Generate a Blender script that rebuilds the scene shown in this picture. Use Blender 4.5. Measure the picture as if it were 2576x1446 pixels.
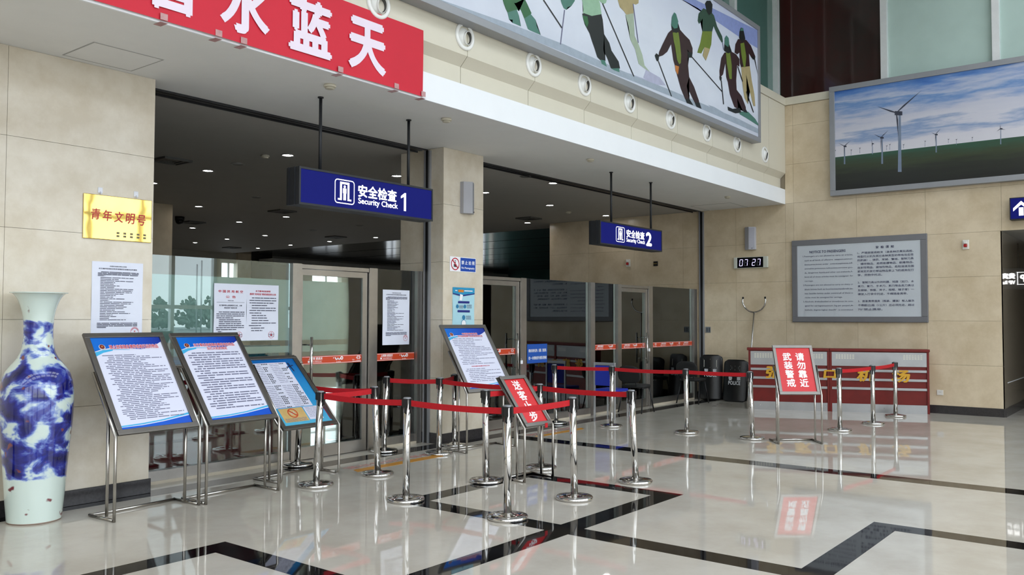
import bpy, bmesh, math, random
from mathutils import Vector, Matrix
random.seed(7)
for o in list(bpy.data.objects): bpy.data.objects.remove(o)
SC = bpy.context.scene
COL = SC.collection

# ---------------------------------------------------------------- camera
FPX, YAW, PITCH, ROLL, CAMH = 2156.1, 0.904211, 0.037098, 0.002251, 1.6
def _axes():
    f = Vector((math.sin(YAW)*math.cos(PITCH), math.cos(YAW)*math.cos(PITCH), math.sin(PITCH)))
    r = Vector((math.cos(YAW), -math.sin(YAW), 0)); u = r.cross(f)
    return (math.cos(ROLL)*r+math.sin(ROLL)*u, -math.sin(ROLL)*r+math.cos(ROLL)*u, f)
CR, CU, CF = _axes()
cam = bpy.data.cameras.new('camera'); cam.sensor_width = 36; cam.sensor_fit = 'HORIZONTAL'
cam.lens = FPX/2576*36; cam.clip_start = 0.05; cam.clip_end = 400
camo = bpy.data.objects.new('camera', cam); COL.objects.link(camo)
camo.matrix_world = Matrix(((CR.x, CU.x, -CF.x, 0), (CR.y, CU.y, -CF.y, 0), (CR.z, CU.z, -CF.z, CAMH), (0, 0, 0, 1)))
SC.camera = camo
# a pixel of the 2576x1446 photograph gives a direction; the plane it lies on gives the distance
def ray(x, y): return CR*((x-1288)/FPX) + CU*(-(y-723)/FPX) + CF
def onz(x, y, z=0.0):
    d = ray(x, y); return Vector((0, 0, CAMH)) + d*((z-CAMH)/d.z)
def onx(x, y, X):
    d = ray(x, y); return Vector((0, 0, CAMH)) + d*(X/d.x)
def ony(x, y, Y):
    d = ray(x, y); return Vector((0, 0, CAMH)) + d*(Y/d.y)

# ---------------------------------------------------------------- light: overcast sky through the glazed front and the added roof openings of the hall
world = bpy.data.worlds.new('overcast_sky'); SC.world = world; world.use_nodes = True
bg = world.node_tree.nodes['Background']
bg.inputs['Color'].default_value = (0.86, 0.93, 1.0, 1); bg.inputs['Strength'].default_value = 4.0
SC.view_settings.view_transform = 'Standard'; SC.view_settings.look = 'None'
SC.view_settings.gamma = 1; SC.view_settings.use_curve_mapping = False
SC.view_settings.exposure = 0.0

# ---------------------------------------------------------------- materials
def lin(v):
    v /= 255.0
    return v/12.92 if v <= 0.04045 else ((v+0.055)/1.055)**2.4
def C(r, g, b): return (lin(r), lin(g), lin(b), 1)
MATS = {}
def mat(name, col, rough=0.5, metal=0.0, spec=0.5, emit=0.0, ecol=None, noise=None, bump=None, coat=0.0, obj_var=0.0):
    if name in MATS: return MATS[name]
    m = bpy.data.materials.new(name); m.use_nodes = True; nt = m.node_tree; p = nt.nodes['Principled BSDF']
    p.inputs['Base Color'].default_value = col; p.inputs['Roughness'].default_value = rough
    p.inputs['Metallic'].default_value = metal; p.inputs['Specular IOR Level'].default_value = spec
    p.inputs['Coat Weight'].default_value = coat
    if coat: p.inputs['Coat Roughness'].default_value = 0.05
    if emit:
        p.inputs['Emission Color'].default_value = ecol or col; p.inputs['Emission Strength'].default_value = emit
    src = None
    g = nt.nodes.new('ShaderNodeNewGeometry')
    if noise:
        sc, amt = noise[:2]; col2 = noise[2] if len(noise) > 2 else tuple(c*(1-amt) for c in col[:3])+(1,)
        n = nt.nodes.new('ShaderNodeTexNoise'); n.inputs['Scale'].default_value = sc; n.inputs['Detail'].default_value = 6
        n.inputs['Roughness'].default_value = 0.65
        nt.links.new(g.outputs['Position'], n.inputs['Vector'])
        mx = nt.nodes.new('ShaderNodeMix'); mx.data_type = 'RGBA'
        mx.inputs[6].default_value = col; mx.inputs[7].default_value = col2
        rm = nt.nodes.new('ShaderNodeMapRange'); rm.inputs[1].default_value = 0.38; rm.inputs[2].default_value = 0.66
        nt.links.new(n.outputs['Fac'], rm.inputs[0]); nt.links.new(rm.outputs[0], mx.inputs[0]); src = mx.outputs[2]
    if obj_var:
        oi = nt.nodes.new('ShaderNodeObjectInfo'); mr = nt.nodes.new('ShaderNodeMapRange')
        mr.inputs[3].default_value = 1-obj_var; mr.inputs[4].default_value = 1+obj_var
        nt.links.new(oi.outputs['Random'], mr.inputs[0])
        ml = nt.nodes.new('ShaderNodeVectorMath'); ml.operation = 'SCALE'
        if src: nt.links.new(src, ml.inputs[0])
        else: ml.inputs[0].default_value = col[:3]
        nt.links.new(mr.outputs[0], ml.inputs['Scale']); src = ml.outputs[0]
    if src: nt.links.new(src, p.inputs['Base Color'])
    if bump:
        n2 = nt.nodes.new('ShaderNodeTexNoise'); n2.inputs['Scale'].default_value = bump[0]; n2.inputs['Detail'].default_value = 3
        nt.links.new(g.outputs['Position'], n2.inputs['Vector'])
        b = nt.nodes.new('ShaderNodeBump'); b.inputs['Strength'].default_value = bump[1]; b.inputs['Distance'].default_value = bump[2] if len(bump) > 2 else 0.01
        nt.links.new(n2.outputs['Fac'], b.inputs['Height']); nt.links.new(b.outputs['Normal'], p.inputs['Normal'])
    MATS[name] = m; return m

def glass_mat(name, tint, frost=0.0, fcol=None):
    m = bpy.data.materials.new(name); m.use_nodes = True; nt = m.node_tree; N = nt.nodes; L = nt.links
    out = N['Material Output']; N.remove(N['Principled BSDF'])
    fr = N.new('ShaderNodeFresnel'); fr.inputs['IOR'].default_value = 1.52
    f2 = N.new('ShaderNodeMath'); f2.operation = 'MULTIPLY'; f2.inputs[1].default_value = 1.35; f2.use_clamp = True
    L.new(fr.outputs[0], f2.inputs[0])
    gl = N.new('ShaderNodeBsdfGlossy'); gl.inputs['Roughness'].default_value = 0.0; gl.inputs['Color'].default_value = (0.95, 1, 1, 1)
    tr = N.new('ShaderNodeBsdfTransparent'); tr.inputs['Color'].default_value = tint
    back = tr.outputs[0]
    if frost:
        d = N.new('ShaderNodeBsdfDiffuse'); d.inputs['Color'].default_value = fcol
        t = N.new('ShaderNodeBsdfTranslucent'); t.inputs['Color'].default_value = fcol
        a = N.new('ShaderNodeMixShader'); a.inputs[0].default_value = 0.35
        L.new(d.outputs[0], a.inputs[1]); L.new(t.outputs[0], a.inputs[2])
        n = N.new('ShaderNodeTexNoise'); n.inputs['Scale'].default_value = 3.0
        mm = N.new('ShaderNodeMixShader'); 
        mr = N.new('ShaderNodeMapRange'); mr.inputs[3].default_value = frost-0.04; mr.inputs[4].default_value = frost+0.04
        L.new(n.outputs['Fac'], mr.inputs[0]); L.new(mr.outputs[0], mm.inputs[0])
        L.new(tr.outputs[0], mm.inputs[1]); L.new(a.outputs[0], mm.inputs[2]); back = mm.outputs[0]
    mx = N.new('ShaderNodeMixShader'); L.new(f2.outputs[0], mx.inputs[0]); L.new(back, mx.inputs[1]); L.new(gl.outputs[0], mx.inputs[2])
    L.new(mx.outputs[0], out.inputs['Surface']); MATS[name] = m; return m

def ramp_mat(name, stops, axis='X', scale=1.0, off=0.0, rough=0.35, noise=0.0, nscale=(1, 1, 1), emit=0.0):
    # printed picture: colours along one object axis, mixed with stretched noise
    m = bpy.data.materials.new(name); m.use_nodes = True; nt = m.node_tree; N = nt.nodes; L = nt.links
    p = N['Principled BSDF']; p.inputs['Roughness'].default_value = rough
    tc = N.new('ShaderNodeTexCoord'); sp = N.new('ShaderNodeSeparateXYZ'); L.new(tc.outputs['Object'], sp.inputs[0])
    ma = N.new('ShaderNodeMath'); ma.operation = 'MULTIPLY_ADD'; ma.inputs[1].default_value = scale; ma.inputs[2].default_value = off
    L.new(sp.outputs[axis], ma.inputs[0]); v = ma.outputs[0]
    if noise:
        mp = N.new('ShaderNodeMapping'); mp.inputs['Scale'].default_value = nscale; L.new(tc.outputs['Object'], mp.inputs[0])
        n = N.new('ShaderNodeTexNoise'); n.inputs['Scale'].default_value = 1.0; n.inputs['Detail'].default_value = 7; n.inputs['Roughness'].default_value = 0.6
        L.new(mp.outputs[0], n.inputs['Vector'])
        sb = N.new('ShaderNodeMath'); sb.operation = 'MULTIPLY_ADD'; sb.inputs[1].default_value = noise; sb.inputs[2].default_value = -noise*0.5
        L.new(n.outputs['Fac'], sb.inputs[0])
        ad = N.new('ShaderNodeMath'); ad.operation = 'ADD'; L.new(v, ad.inputs[0]); L.new(sb.outputs[0], ad.inputs[1]); v = ad.outputs[0]
    cr = N.new('ShaderNodeValToRGB'); L.new(v, cr.inputs[0]); e = cr.color_ramp.elements
    e[0].position, e[0].color = stops[0]; e[1].position, e[1].color = stops[-1]
    for pos, c in stops[1:-1]:
        k = e.new(pos); k.color = c
    L.new(cr.outputs[0], p.inputs['Base Color'])
    if emit: L.new(cr.outputs[0], p.inputs['Emission Color']); p.inputs['Emission Strength'].default_value = emit
    MATS[name] = m; return m

# ---------------------------------------------------------------- mesh helpers
class MB:
    def __init__(s, M=None): s.v = []; s.f = []; s.mi = []; s.M = M or Matrix(); s.cur = 0; s.sm = []
    def add(s, vs, fs, smooth=False):
        b = len(s.v); s.v += [tuple(s.M @ Vector(v)) for v in vs]
        for f in fs: s.f.append([b+i for i in f]); s.mi.append(s.cur); s.sm.append(smooth)
        return s
    def m(s, i): s.cur = i; return s
    def box(s, x0, x1, y0, y1, z0, z1, bev=0.0):
        if bev <= 0:
            return s.add([(x0,y0,z0),(x1,y0,z0),(x1,y1,z0),(x0,y1,z0),(x0,y0,z1),(x1,y0,z1),(x1,y1,z1),(x0,y1,z1)],
                [(0,3,2,1),(4,5,6,7),(0,1,5,4),(1,2,6,5),(2,3,7,6),(3,0,4,7)])
        bm = bmesh.new(); bmesh.ops.create_cube(bm, size=1)
        bmesh.ops.scale(bm, vec=(x1-x0, y1-y0, z1-z0), verts=bm.verts)
        bmesh.ops.translate(bm, vec=((x0+x1)/2, (y0+y1)/2, (z0+z1)/2), verts=bm.verts)
        bmesh.ops.bevel(bm, geom=bm.edges[:], offset=bev, segments=2, affect='EDGES', profile=0.5)
        return s.bm(bm)
    def bm(s, bm, smooth=False):
        bm.verts.index_update()
        s.add([v.co[:] for v in bm.verts], [[v.index for v in f.verts] for f in bm.faces], smooth); bm.free(); return s
    def poly(s, pts): return s.add(pts, [list(range(len(pts)))])
    def prism(s, pts, d):                      # outline pts (3-D, planar) pushed along vector d
        n = len(pts); d = Vector(d); a = [Vector(p) for p in pts]
        fs = [list(range(n))[::-1], list(range(n, 2*n))]+[[i, (i+1) % n, n+(i+1) % n, n+i] for i in range(n)]
        return s.add([tuple(p) for p in a]+[tuple(p+d) for p in a], fs)
    def lathe(s, prof, c=(0, 0, 0), n=32, smooth=True, cap=True):
        vs = []; fs = []
        for r, z in prof:
            for k in range(n):
                a = 2*math.pi*k/n; vs.append((c[0]+r*math.cos(a), c[1]+r*math.sin(a), c[2]+z))
        for i in range(len(prof)-1):
            for k in range(n):
                k2 = (k+1) % n; fs.append((i*n+k, i*n+k2, (i+1)*n+k2, (i+1)*n+k))
        s.add(vs, fs, smooth)
        if cap:
            b = len(s.v)-len(vs)
            s.f.append([b+k for k in range(n)][::-1]); s.mi.append(s.cur); s.sm.append(False)
            s.f.append([b+(len(prof)-1)*n+k for k in range(n)]); s.mi.append(s.cur); s.sm.append(False)
        return s
    def tube(s, pts, r, n=12, cap=True):
        pts = [Vector(p) for p in pts]; vs = []; fs = []; up0 = None
        for i, p in enumerate(pts):
            if i == 0: t = pts[1]-p
            elif i == len(pts)-1: t = p-pts[i-1]
            else: t = (pts[i+1]-p).normalized()+(p-pts[i-1]).normalized()
            t.normalize()
            if up0 is None:
                up0 = Vector((0, 0, 1)) if abs(t.z) < 0.9 else Vector((0, 1, 0))
            a = t.cross(up0)
            if a.length < 1e-4: a = t.cross(Vector((1, 0, 0)))
            a.normalize(); b = a.cross(t).normalized(); up0 = b
            sc = 1.0
            if 0 < i < len(pts)-1:
                ca = max(0.3, (pts[i+1]-p).normalized().dot(t)); sc = 1.0/ca if ca > 0.5 else 1.3
            for k in range(n):
                th = 2*math.pi*k/n; vs.append(tuple(p+a*(r*math.cos(th))+b*(r*math.sin(th))))
        for i in range(len(pts)-1):
            for k in range(n):
                k2 = (k+1) % n; fs.append((i*n+k, i*n+k2, (i+1)*n+k2, (i+1)*n+k))
        s.add(vs, fs, True)
        if cap:
            b = len(s.v)-len(vs)
            s.f.append([b+k for k in range(n)][::-1]); s.mi.append(s.cur); s.sm.append(False)
            s.f.append([b+(len(pts)-1)*n+k for k in range(n)]); s.mi.append(s.cur); s.sm.append(False)
        return s
    def build(s, name, mats, parent=None, loc=None, rz=None):
        me = bpy.data.meshes.new(name); me.from_pydata(s.v, [], s.f)
        for mm in (mats if isinstance(mats, (list, tuple)) else [mats]): me.materials.append(mm)
        me.polygons.foreach_set('material_index', s.mi); me.polygons.foreach_set('use_smooth', s.sm); me.update()
        bm = bmesh.new(); bm.from_mesh(me); bmesh.ops.recalc_face_normals(bm, faces=bm.faces[:]); bm.to_mesh(me); bm.free()
        o = bpy.data.objects.new(name, me); COL.objects.link(o)
        if parent: o.parent = parent
        if loc is not None: o.location = loc
        if rz is not None: o.rotation_euler.z = rz
        return o

def link(name, me, parent, M=None):
    o = bpy.data.objects.new(name, me); COL.objects.link(o); o.parent = parent
    if M is not None: o.matrix_local = M
    return o
def thing(name, label, cat, loc=(0, 0, 0), rz=0.0, group=None):
    o = bpy.data.objects.new(name, None); COL.objects.link(o); o.empty_display_size = 0.1
    o.location = loc; o.rotation_euler = (0, 0, rz); return tag(o, label, cat, group)
def tag(o, label, cat, group=None):
    o['label'] = label; o['category'] = cat
    if group: o['group'] = group
    return o
def struct(o): o['kind'] = 'structure'; return o
def sgroup(name):                                   # an Empty for a piece of the setting made of parts
    o = bpy.data.objects.new(name, None); COL.objects.link(o); return struct(o)
def lab(o, l): o['label'] = l; return o

_tc = {}
def glyphs(body, bold=0.0, res=2, spacing=1.0, lspace=1.0):
    k = (body, bold, res, spacing, lspace)
    if k not in _tc:
        c = bpy.data.curves.new('lettering', 'FONT'); c.body = body; c.size = 1; c.resolution_u = res; c.offset = bold
        c.space_character = spacing; c.space_line = lspace
        o = bpy.data.objects.new('lettering', c); COL.objects.link(o)
        dg = bpy.context.evaluated_depsgraph_get(); me = bpy.data.meshes.new_from_object(o.evaluated_get(dg))
        vs = [v.co[:] for v in me.vertices]; fs = [list(p.vertices) for p in me.polygons]
        COL.objects.unlink(o); bpy.data.objects.remove(o); bpy.data.curves.remove(c); bpy.data.meshes.remove(me)
        _tc[k] = (vs, fs)
    return _tc[k]
def text(mb, body, x, z, h, w=None, bold=0.0, y=0.0, align='C', spacing=1.0, res=2, italic=0.0, lspace=1.0, mirror=False):
    # letters in the x-z plane of mb, box height h (of the glyph ink), width w (ink) or natural
    vs, fs = glyphs(body, 0.0, res, spacing, lspace)
    if not vs: return mb
    d = bold*1.3; shifts = [(0, 0)] if d <= 0.006 else [(-d, 0), (d, 0), (0, d), (0, -d)]
    x0 = min(v[0] for v in vs); x1 = max(v[0] for v in vs); y0 = min(v[1] for v in vs); y1 = max(v[1] for v in vs)
    sz = h/(y1-y0); sx = (w/(x1-x0)) if w else sz
    ox = {'C': -(x0+x1)/2, 'L': -x0, 'R': -x1}[align]
    for i, (ax, ay) in enumerate(shifts):
        out = []
        for v in vs:
            yy = (v[1]+ay-(y0+y1)/2)*sz; xx = (v[0]+ax+ox)*sx+yy*italic
            out.append((x+(-xx if mirror else xx), y-0.00006*i, z+yy))
        mb.add(out, fs)
    return mb
def dashes(mb, x0, x1, z, h, rng, y=0.0, word=(0.02, 0.06), gap=0.008):
    # one line of print too small to read: a row of short strokes
    x = x0
    while x < x1-0.004:
        w = min(rng.uniform(*word), x1-x)
        mb.add([(x, y, z-h/2), (x+w, y, z-h/2), (x+w, y, z+h/2), (x, y, z+h/2)], [(0, 1, 2, 3)]); x += w+gap*rng.uniform(0.6, 1.6)
    return mb
def ring(mb, cx, cz, r0, r1, y=0.0, n=28, a0=0.0, a1=2*math.pi):
    vs = []; k = n if abs(a1-a0-2*math.pi) > 1e-6 else n
    for i in range(k+1):
        a = a0+(a1-a0)*i/k; vs += [(cx+r0*math.cos(a), y, cz+r0*math.sin(a)), (cx+r1*math.cos(a), y, cz+r1*math.sin(a))]
    return mb.add(vs, [(2*i, 2*i+1, 2*i+3, 2*i+2) for i in range(k)])
def disc(mb, cx, cz, r, y=0.0, n=20, sx=1.0):
    return mb.add([(cx+sx*r*math.cos(2*math.pi*i/n), y, cz+r*math.sin(2*math.pi*i/n)) for i in range(n)], [list(range(n))])
def rect(mb, x0, x1, z0, z1, y=0.0): return mb.add([(x0, y, z0), (x1, y, z0), (x1, y, z1), (x0, y, z1)], [(0, 1, 2, 3)])
def star(mb, cx, cz, r, y=0.0):
    p = [(cx+(r if i % 2 == 0 else r*0.4)*math.sin(math.pi*i/5), y, cz+(r if i % 2 == 0 else r*0.4)*math.cos(math.pi*i/5)) for i in range(10)]
    return mb.add(p+[(cx, y, cz)], [(i, (i+1) % 10, 10) for i in range(10)])

# palette
marble = mat('cream_marble', C(220, 211, 194), 0.2, noise=(2.6, 0.12, C(204, 192, 170)), obj_var=0.03, bump=(60, 0.02))
marble_w = mat('cream_marble_end', C(216, 200, 172), 0.25, noise=(2.2, 0.12, C(198, 180, 150)), obj_var=0.03, bump=(60, 0.02))
joint = mat('stone_joint', C(150, 138, 118), 0.8)
bbm = mat('dark_granite', C(52, 50, 52), 0.18, noise=(40, 0.35))
floor_m = mat('polished_floor_stone', C(204, 199, 189), 0.03, noise=(1.4, 0.1, C(190, 183, 171)), bump=(2.2, 0.022, 0.02))
black_m = mat('black_floor_stone', C(24, 23, 25), 0.03, noise=(30, 0.3), bump=(2.2, 0.022, 0.02))
plaster = mat('white_plaster', C(228, 228, 226), 0.7, noise=(3, 0.03))
plaster_w = mat('white_fascia_paint', C(240, 243, 246), 0.5, noise=(2, 0.02))
room_ceil = mat('room_ceiling_dimmed', C(172, 170, 166), 0.7, noise=(3, 0.04))  # white ceiling greyed down; the room's dimness is put into the colour
cream = mat('cream_aluminium', C(214, 208, 190), 0.35, noise=(2, 0.03), obj_var=0.01)
steel = mat('brushed_steel', C(134, 130, 126), 0.3, 0.95, noise=(5, 0.12))
chrome = mat('polished_steel', C(205, 203, 200), 0.09, 1.0, noise=(8, 0.06))
satin = mat('satin_tube_steel', C(186, 182, 176), 0.2, 1.0, noise=(9, 0.08))
greyfr = mat('grey_aluminium_frame', C(150, 152, 156), 0.4, 0.3, noise=(6, 0.05))
blackp = mat('black_plastic', C(22, 22, 24), 0.4, noise=(30, 0.2))
belt_m = mat('red_webbing', C(196, 8, 26), 0.7, noise=(60, 0.15))
white_ink = mat('white_ink', C(245, 246, 250), 0.5, noise=(20, 0.02))
black_ink = mat('dark_ink', C(52, 54, 78), 0.6, noise=(20, 0.1))
red_ink = mat('red_ink', C(196, 40, 62), 0.5, noise=(20, 0.05))
paper = mat('white_paper', C(226, 230, 244), 0.55, noise=(6, 0.03))

# ================================================================ THE SETTING
XE, YP, YG, ZC, YF = 16.2, 7.52, 7.85, 3.83, 6.04
# ---- floor with its inlaid black strips
fl = struct(MB().box(-26, 31, -9.4, 26, -0.2, 0.0).build('floor', floor_m))
STRIPS = [(3.41, 5.33, 3.657, 3.873), (5.545, 7.195, 3.657, 3.873), (5.33, 5.545, 1.776, 5.49), (5.545, 6.98, 5.28, 5.49),
          (6.98, 7.195, 3.873, 5.49), (5.545, 6.97, 1.776, 1.985), (6.97, 7.18, -9.0, 1.985), (3.41, 3.617, 3.873, 5.462),
          (-25.9, 3.41, 5.26, 5.462), (9.13, 9.40, -9.0, 7.36), (-25.9, 16.15, 7.36, 7.62)]
for x0, x1, y0, y1 in STRIPS:
    MB().box(x0, x1, y0, y1, -0.004, 0.0008).build('floor_strip', black_m, fl)

ZJ = [0.0, 0.84, 1.59, 2.34, 3.09, 3.83]
def slabs(parent, plane, u0, u1, joints, zs, pos, th=0.02, m=marble, gap=0.0015, skip=()):
    # stone facing: one slab per field; plane 'y-' faces -Y at pos, 'x-' faces -X, 'x+' faces +X
    us = [u0]+[j for j in joints if u0+0.02 < j < u1-0.02]+[u1]
    for i in range(len(us)-1):
        for k in range(len(zs)-1):
            if (i, k) in skip: continue
            a, b, c, d = us[i]+gap, us[i+1]-gap, zs[k]+gap, zs[k+1]-gap
            if plane == 'y-': mb = MB().box(a, b, pos, pos+th, c, d)
            elif plane == 'x-': mb = MB().box(pos, pos+th, a, b, c, d)
            else: mb = MB().box(pos-th, pos, a, b, c, d)
            mb.build('marble_slab', m, parent)

# ---- front wall: the pier at the left of the security bays
wl = struct(MB().box(-26, 4.15, YP+0.02, 8.3, 0, ZC).build('wall_left', joint))
slabs(wl, 'y-', 0.36, 4.17, [1.63, 2.90], ZJ, YP)
MB().box(-26, 0.357, YP, YP+0.02, 0, ZC).build('marble_slab', marble, wl)
MB().box(4.15, 4.17, YP+0.021, 8.3, 0, ZC).build('marble_slab', marble, wl)
struct(MB().box(-26, 4.185, YP-0.016, YP, 0, 0.135, 0.004).build('baseboard_left', bbm))
# ---- pillar between the two bays
pm = struct(MB().box(8.14, 8.90, YP+0.02, 8.28, 0, ZC).build('wall_pillar', joint))
slabs(pm, 'y-', 8.12, 8.92, [], ZJ, YP); slabs(pm, 'x-', YP+0.021, 8.3, [], ZJ, 8.12); slabs(pm, 'x+', YP+0.021, 8.3, [], ZJ, 8.92)
mb = MB().box(8.105, 8.935, YP-0.016, YP, 0, 0.135, 0.004); mb.box(8.105, 8.12, YP, 8.3, 0, 0.135); mb.box(8.92, 8.935, YP, 8.3, 0, 0.135)
struct(mb.build('baseboard_pillar', bbm))
# ---- end wall with the passage to the right
DY0, DY1, DZ = 0.15, 2.385, 3.09
we = struct(MB().box(XE+0.02, XE+0.3, DY1+0.02, 11.63, 0, 5.74).box(XE+0.02, XE+0.3, DY0, DY1+0.02, DZ+0.02, 5.74).box(XE+0.02, XE+0.3, -9.35, DY0, 0, 5.74).build('wall_end', joint))
ZJ2 = [0.0, 0.84, 1.59, 2.34, 3.09, 3.84, 4.59, 5.34, 5.74]
slabs(we, 'x-', DY1, YF, [3.55, 4.715, 5.88], ZJ2, XE, m=marble_w)
slabs(we, 'x-', YF, 11.63, [7.05, 8.215, 9.38, 10.545], [0.0, 0.84, 1.59, 2.34, 3.09, 3.83], XE, m=marble_w)
slabs(we, 'x-', DY0, DY1, [1.22], [3.09, 3.84, 4.59, 5.34, 5.74], XE, m=marble_w)
MB().box(XE, XE+0.02, -9.35, DY0, 0, 5.74).build('marble_slab', marble_w, we)
MB().box(XE-0.03, XE+0.3, -9.35, YF, 5.745, 5.89).build('coping', cream, we)
mb = MB().box(XE-0.016, XE, DY1+0.0, 7.9, 0, 0.14, 0.004); mb.box(XE-0.016, XE, 8.1, 11.63, 0, 0.14)
struct(mb.build('baseboard_end', bbm))
# passage behind the end wall
dark_pol = mat('polished_passage_stone', C(150, 138, 120), 0.04, noise=(2.2, 0.15), coat=0.6)
pw = struct(MB().box(XE+0.0, 23, DY1, DY1+0.02, 0.0, DZ).box(XE+0.3, 23, DY1+0.02, DY1+0.3, 0, DZ+0.2).build('wall_passage', dark_pol))
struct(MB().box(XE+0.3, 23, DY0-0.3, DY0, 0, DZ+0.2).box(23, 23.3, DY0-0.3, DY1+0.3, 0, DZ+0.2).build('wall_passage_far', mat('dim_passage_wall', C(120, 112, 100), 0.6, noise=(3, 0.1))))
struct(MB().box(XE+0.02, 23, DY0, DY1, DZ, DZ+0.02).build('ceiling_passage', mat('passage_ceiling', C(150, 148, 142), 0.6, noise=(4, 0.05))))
struct(MB().box(XE-0.0, 23, DY1-0.016, DY1, 0, 0.14).build('baseboard_passage', bbm))
struct(MB().box(XE+0.3, 23, DY1-0.004, DY1, 0.545, 0.56).build('trim_1', mat('frosted_line', C(220, 224, 224), 0.5, noise=(60, 0.4))))

# ---- soffit over the hall side, ceiling of the security room behind it
struct(MB().box(-26, XE, YF+0.02, 7.80, ZC, ZC+0.06).build('ceiling_soffit', plaster))
struct(MB().box(0, 17.0, 8.0, 25.5, ZC, ZC+0.06).build('ceiling_room', room_ceil))
# access hatches let into the soffit
def hatch(px, lbl):
    p = [onz(x, y, ZC) for x, y in px]; c = sum(p, Vector())/4
    hx = max(abs(q.x-c.x) for q in p); hy = max(abs(q.y-c.y) for q in p)
    t = thing('ceiling_hatch', lbl, 'hatch', (c.x, c.y, ZC))
    mb = MB(); w = 0.012
    for a in ((-hx, hx, -hy, -hy+w), (-hx, hx, hy-w, hy), (-hx, -hx+w, -hy+w, hy-w), (hx-w, hx, -hy+w, hy-w)): mb.box(a[0], a[1], a[2], a[3], -0.003, 0)
    mb.build('frame', mat('hatch_gap', C(170, 170, 168), 0.7, noise=(20, 0.1)), t)
    MB().box(-hx+w, hx-w, -hy+w, hy-w, -0.002, 0).build('panel', plaster, t)
hatch([(168, 139), (332, 176), (400, 152), (236, 105)], 'square white ceiling hatch above the left marble pier')
hatch([(1762, 524), (1850, 533), (1885, 522), (1800, 514)], 'flat ceiling hatch in the soffit near the end wall')
# roller shutter slot in the ceiling and its side guides
slot = mat('dark_track_metal', C(66, 66, 68), 0.35, 0.6, noise=(12, 0.2))
for k, (x0, x1) in enumerate(((4.17, 8.12), (8.92, XE))):
    mb = MB().box(x0, x1, 7.80, 7.815, ZC-0.02, ZC+0.2).box(x0, x1, 7.985, 8.0, ZC-0.02, ZC+0.2).box(x0, x1, 7.80, 8.0, ZC+0.2, ZC+0.22)
    tr = struct(mb.build('trim_%d' % (2+k), slot))
    MB().box(x0, x1, 7.845, 7.87, ZC+0.01, ZC+0.03).build('shutter_lip', steel, tr); MB().box(x0, x1, 7.90, 7.955, ZC-0.005, ZC+0.05).build('shutter_bottom_bar', slot, tr)
for k, (x0, x1) in enumerate(((4.17, 4.20), (8.085, 8.12), (8.92, 8.95), (XE-0.035, XE))):
    mb = MB().box(x0, x1, 7.735, 7.76, 0, ZC-0.021).box(x0, x1, 7.815, 7.84, 0, ZC-0.021)
    mb.m(1).box(x0+0.008, x1-0.008, 7.76, 7.815, 0, ZC-0.021)
    struct(mb.build('trim_%d' % (4+k), [greyfr, blackp]))
# ---- white fascia and cream cornice with its panels
struct(MB().box(-26, XE, YF, YF+0.0199, ZC, 4.115).box(-26, XE, YF+0.0199, YF+0.10, ZC+0.061, 4.115).build('fascia', plaster_w))
co = struct(MB().box(-26, XE, YF+0.14, YF+0.5, 4.12, 5.9).build('cornice', mat('cornice_shadow_gap', C(80, 76, 66), 0.9, noise=(10, 0.1))))
XJ = [-26, 0.81, 2.03, 3.24, 4.455, 5.67, 6.88, 8.095, 9.305, 10.515, 11.73, 12.955, 14.17, 15.37, XE]
for i in range(len(XJ)-1):
    a, b = XJ[i]+0.004, XJ[i+1]-0.004
    prof = [(YF+0.09, 4.117), (YF+0.09, 4.33), (YF-0.01, 4.43), (YF-0.01, 5.74), (YF+0.14, 5.74), (YF+0.14, 4.117)]
    MB().prism([(a, y, z) for y, z in prof], (b-a, 0, 0)).build('cornice_panel', cream, co)
MB().box(-26, XE-0.03, YF-0.03, YF+0.14, 5.745, 5.89).build('coping', cream, co)
# ---- clerestory glazing above
gl_dark = mat('dark_upper_glass', C(44, 38, 36), 0.05, spec=0.5, noise=(0.35, 0.6, C(62, 30, 28)))
gl_pale = mat('pale_green_upper_glass', C(178, 200, 192), 0.08, spec=0.5, noise=(0.5, 0.12))
gl_green = mat('deep_green_upper_glass', C(78, 112, 104), 0.08, spec=0.5, noise=(0.5, 0.15))
alu = mat('whitened_aluminium', C(232, 234, 234), 0.3, 0.35, noise=(6, 0.06))  # bright reflections of the metal are put into a near-white base colour
wn = sgroup('window_1')
ys = [6.16, 4.20, 2.42, 0.64, -1.14, -2.92, -4.7, -6.48, -8.26, -9.3]
for i in range(len(ys)-1):
    MB().box(XE+0.08, XE+0.10, ys[i+1], ys[i], 5.89, 8.9).build('pane', gl_dark if i == 0 else gl_pale, wn)
for i, y in enumerate(ys[1:]):
    MB().box(XE-0.02, XE+0.08, y-0.055, y+0.055, 5.89, 8.9).build('mullion', alu, wn)
wn = sgroup('window_2')
xs = [15.93-1.98*i for i in range(22)]
MB().box(xs[0], XE+0.079, YF+0.10, YF+0.12, 5.89, 8.9).build('pane', gl_green, wn)
for i in range(len(xs)-1): MB().box(xs[i+1], xs[i], YF+0.10, YF+0.12, 5.89, 8.9).build('pane', gl_green, wn)
for x in xs: MB().box(x-0.05, x+0.05, YF+0.0, YF+0.10, 5.89, 8.9).build('mullion', alu, wn)
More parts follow.
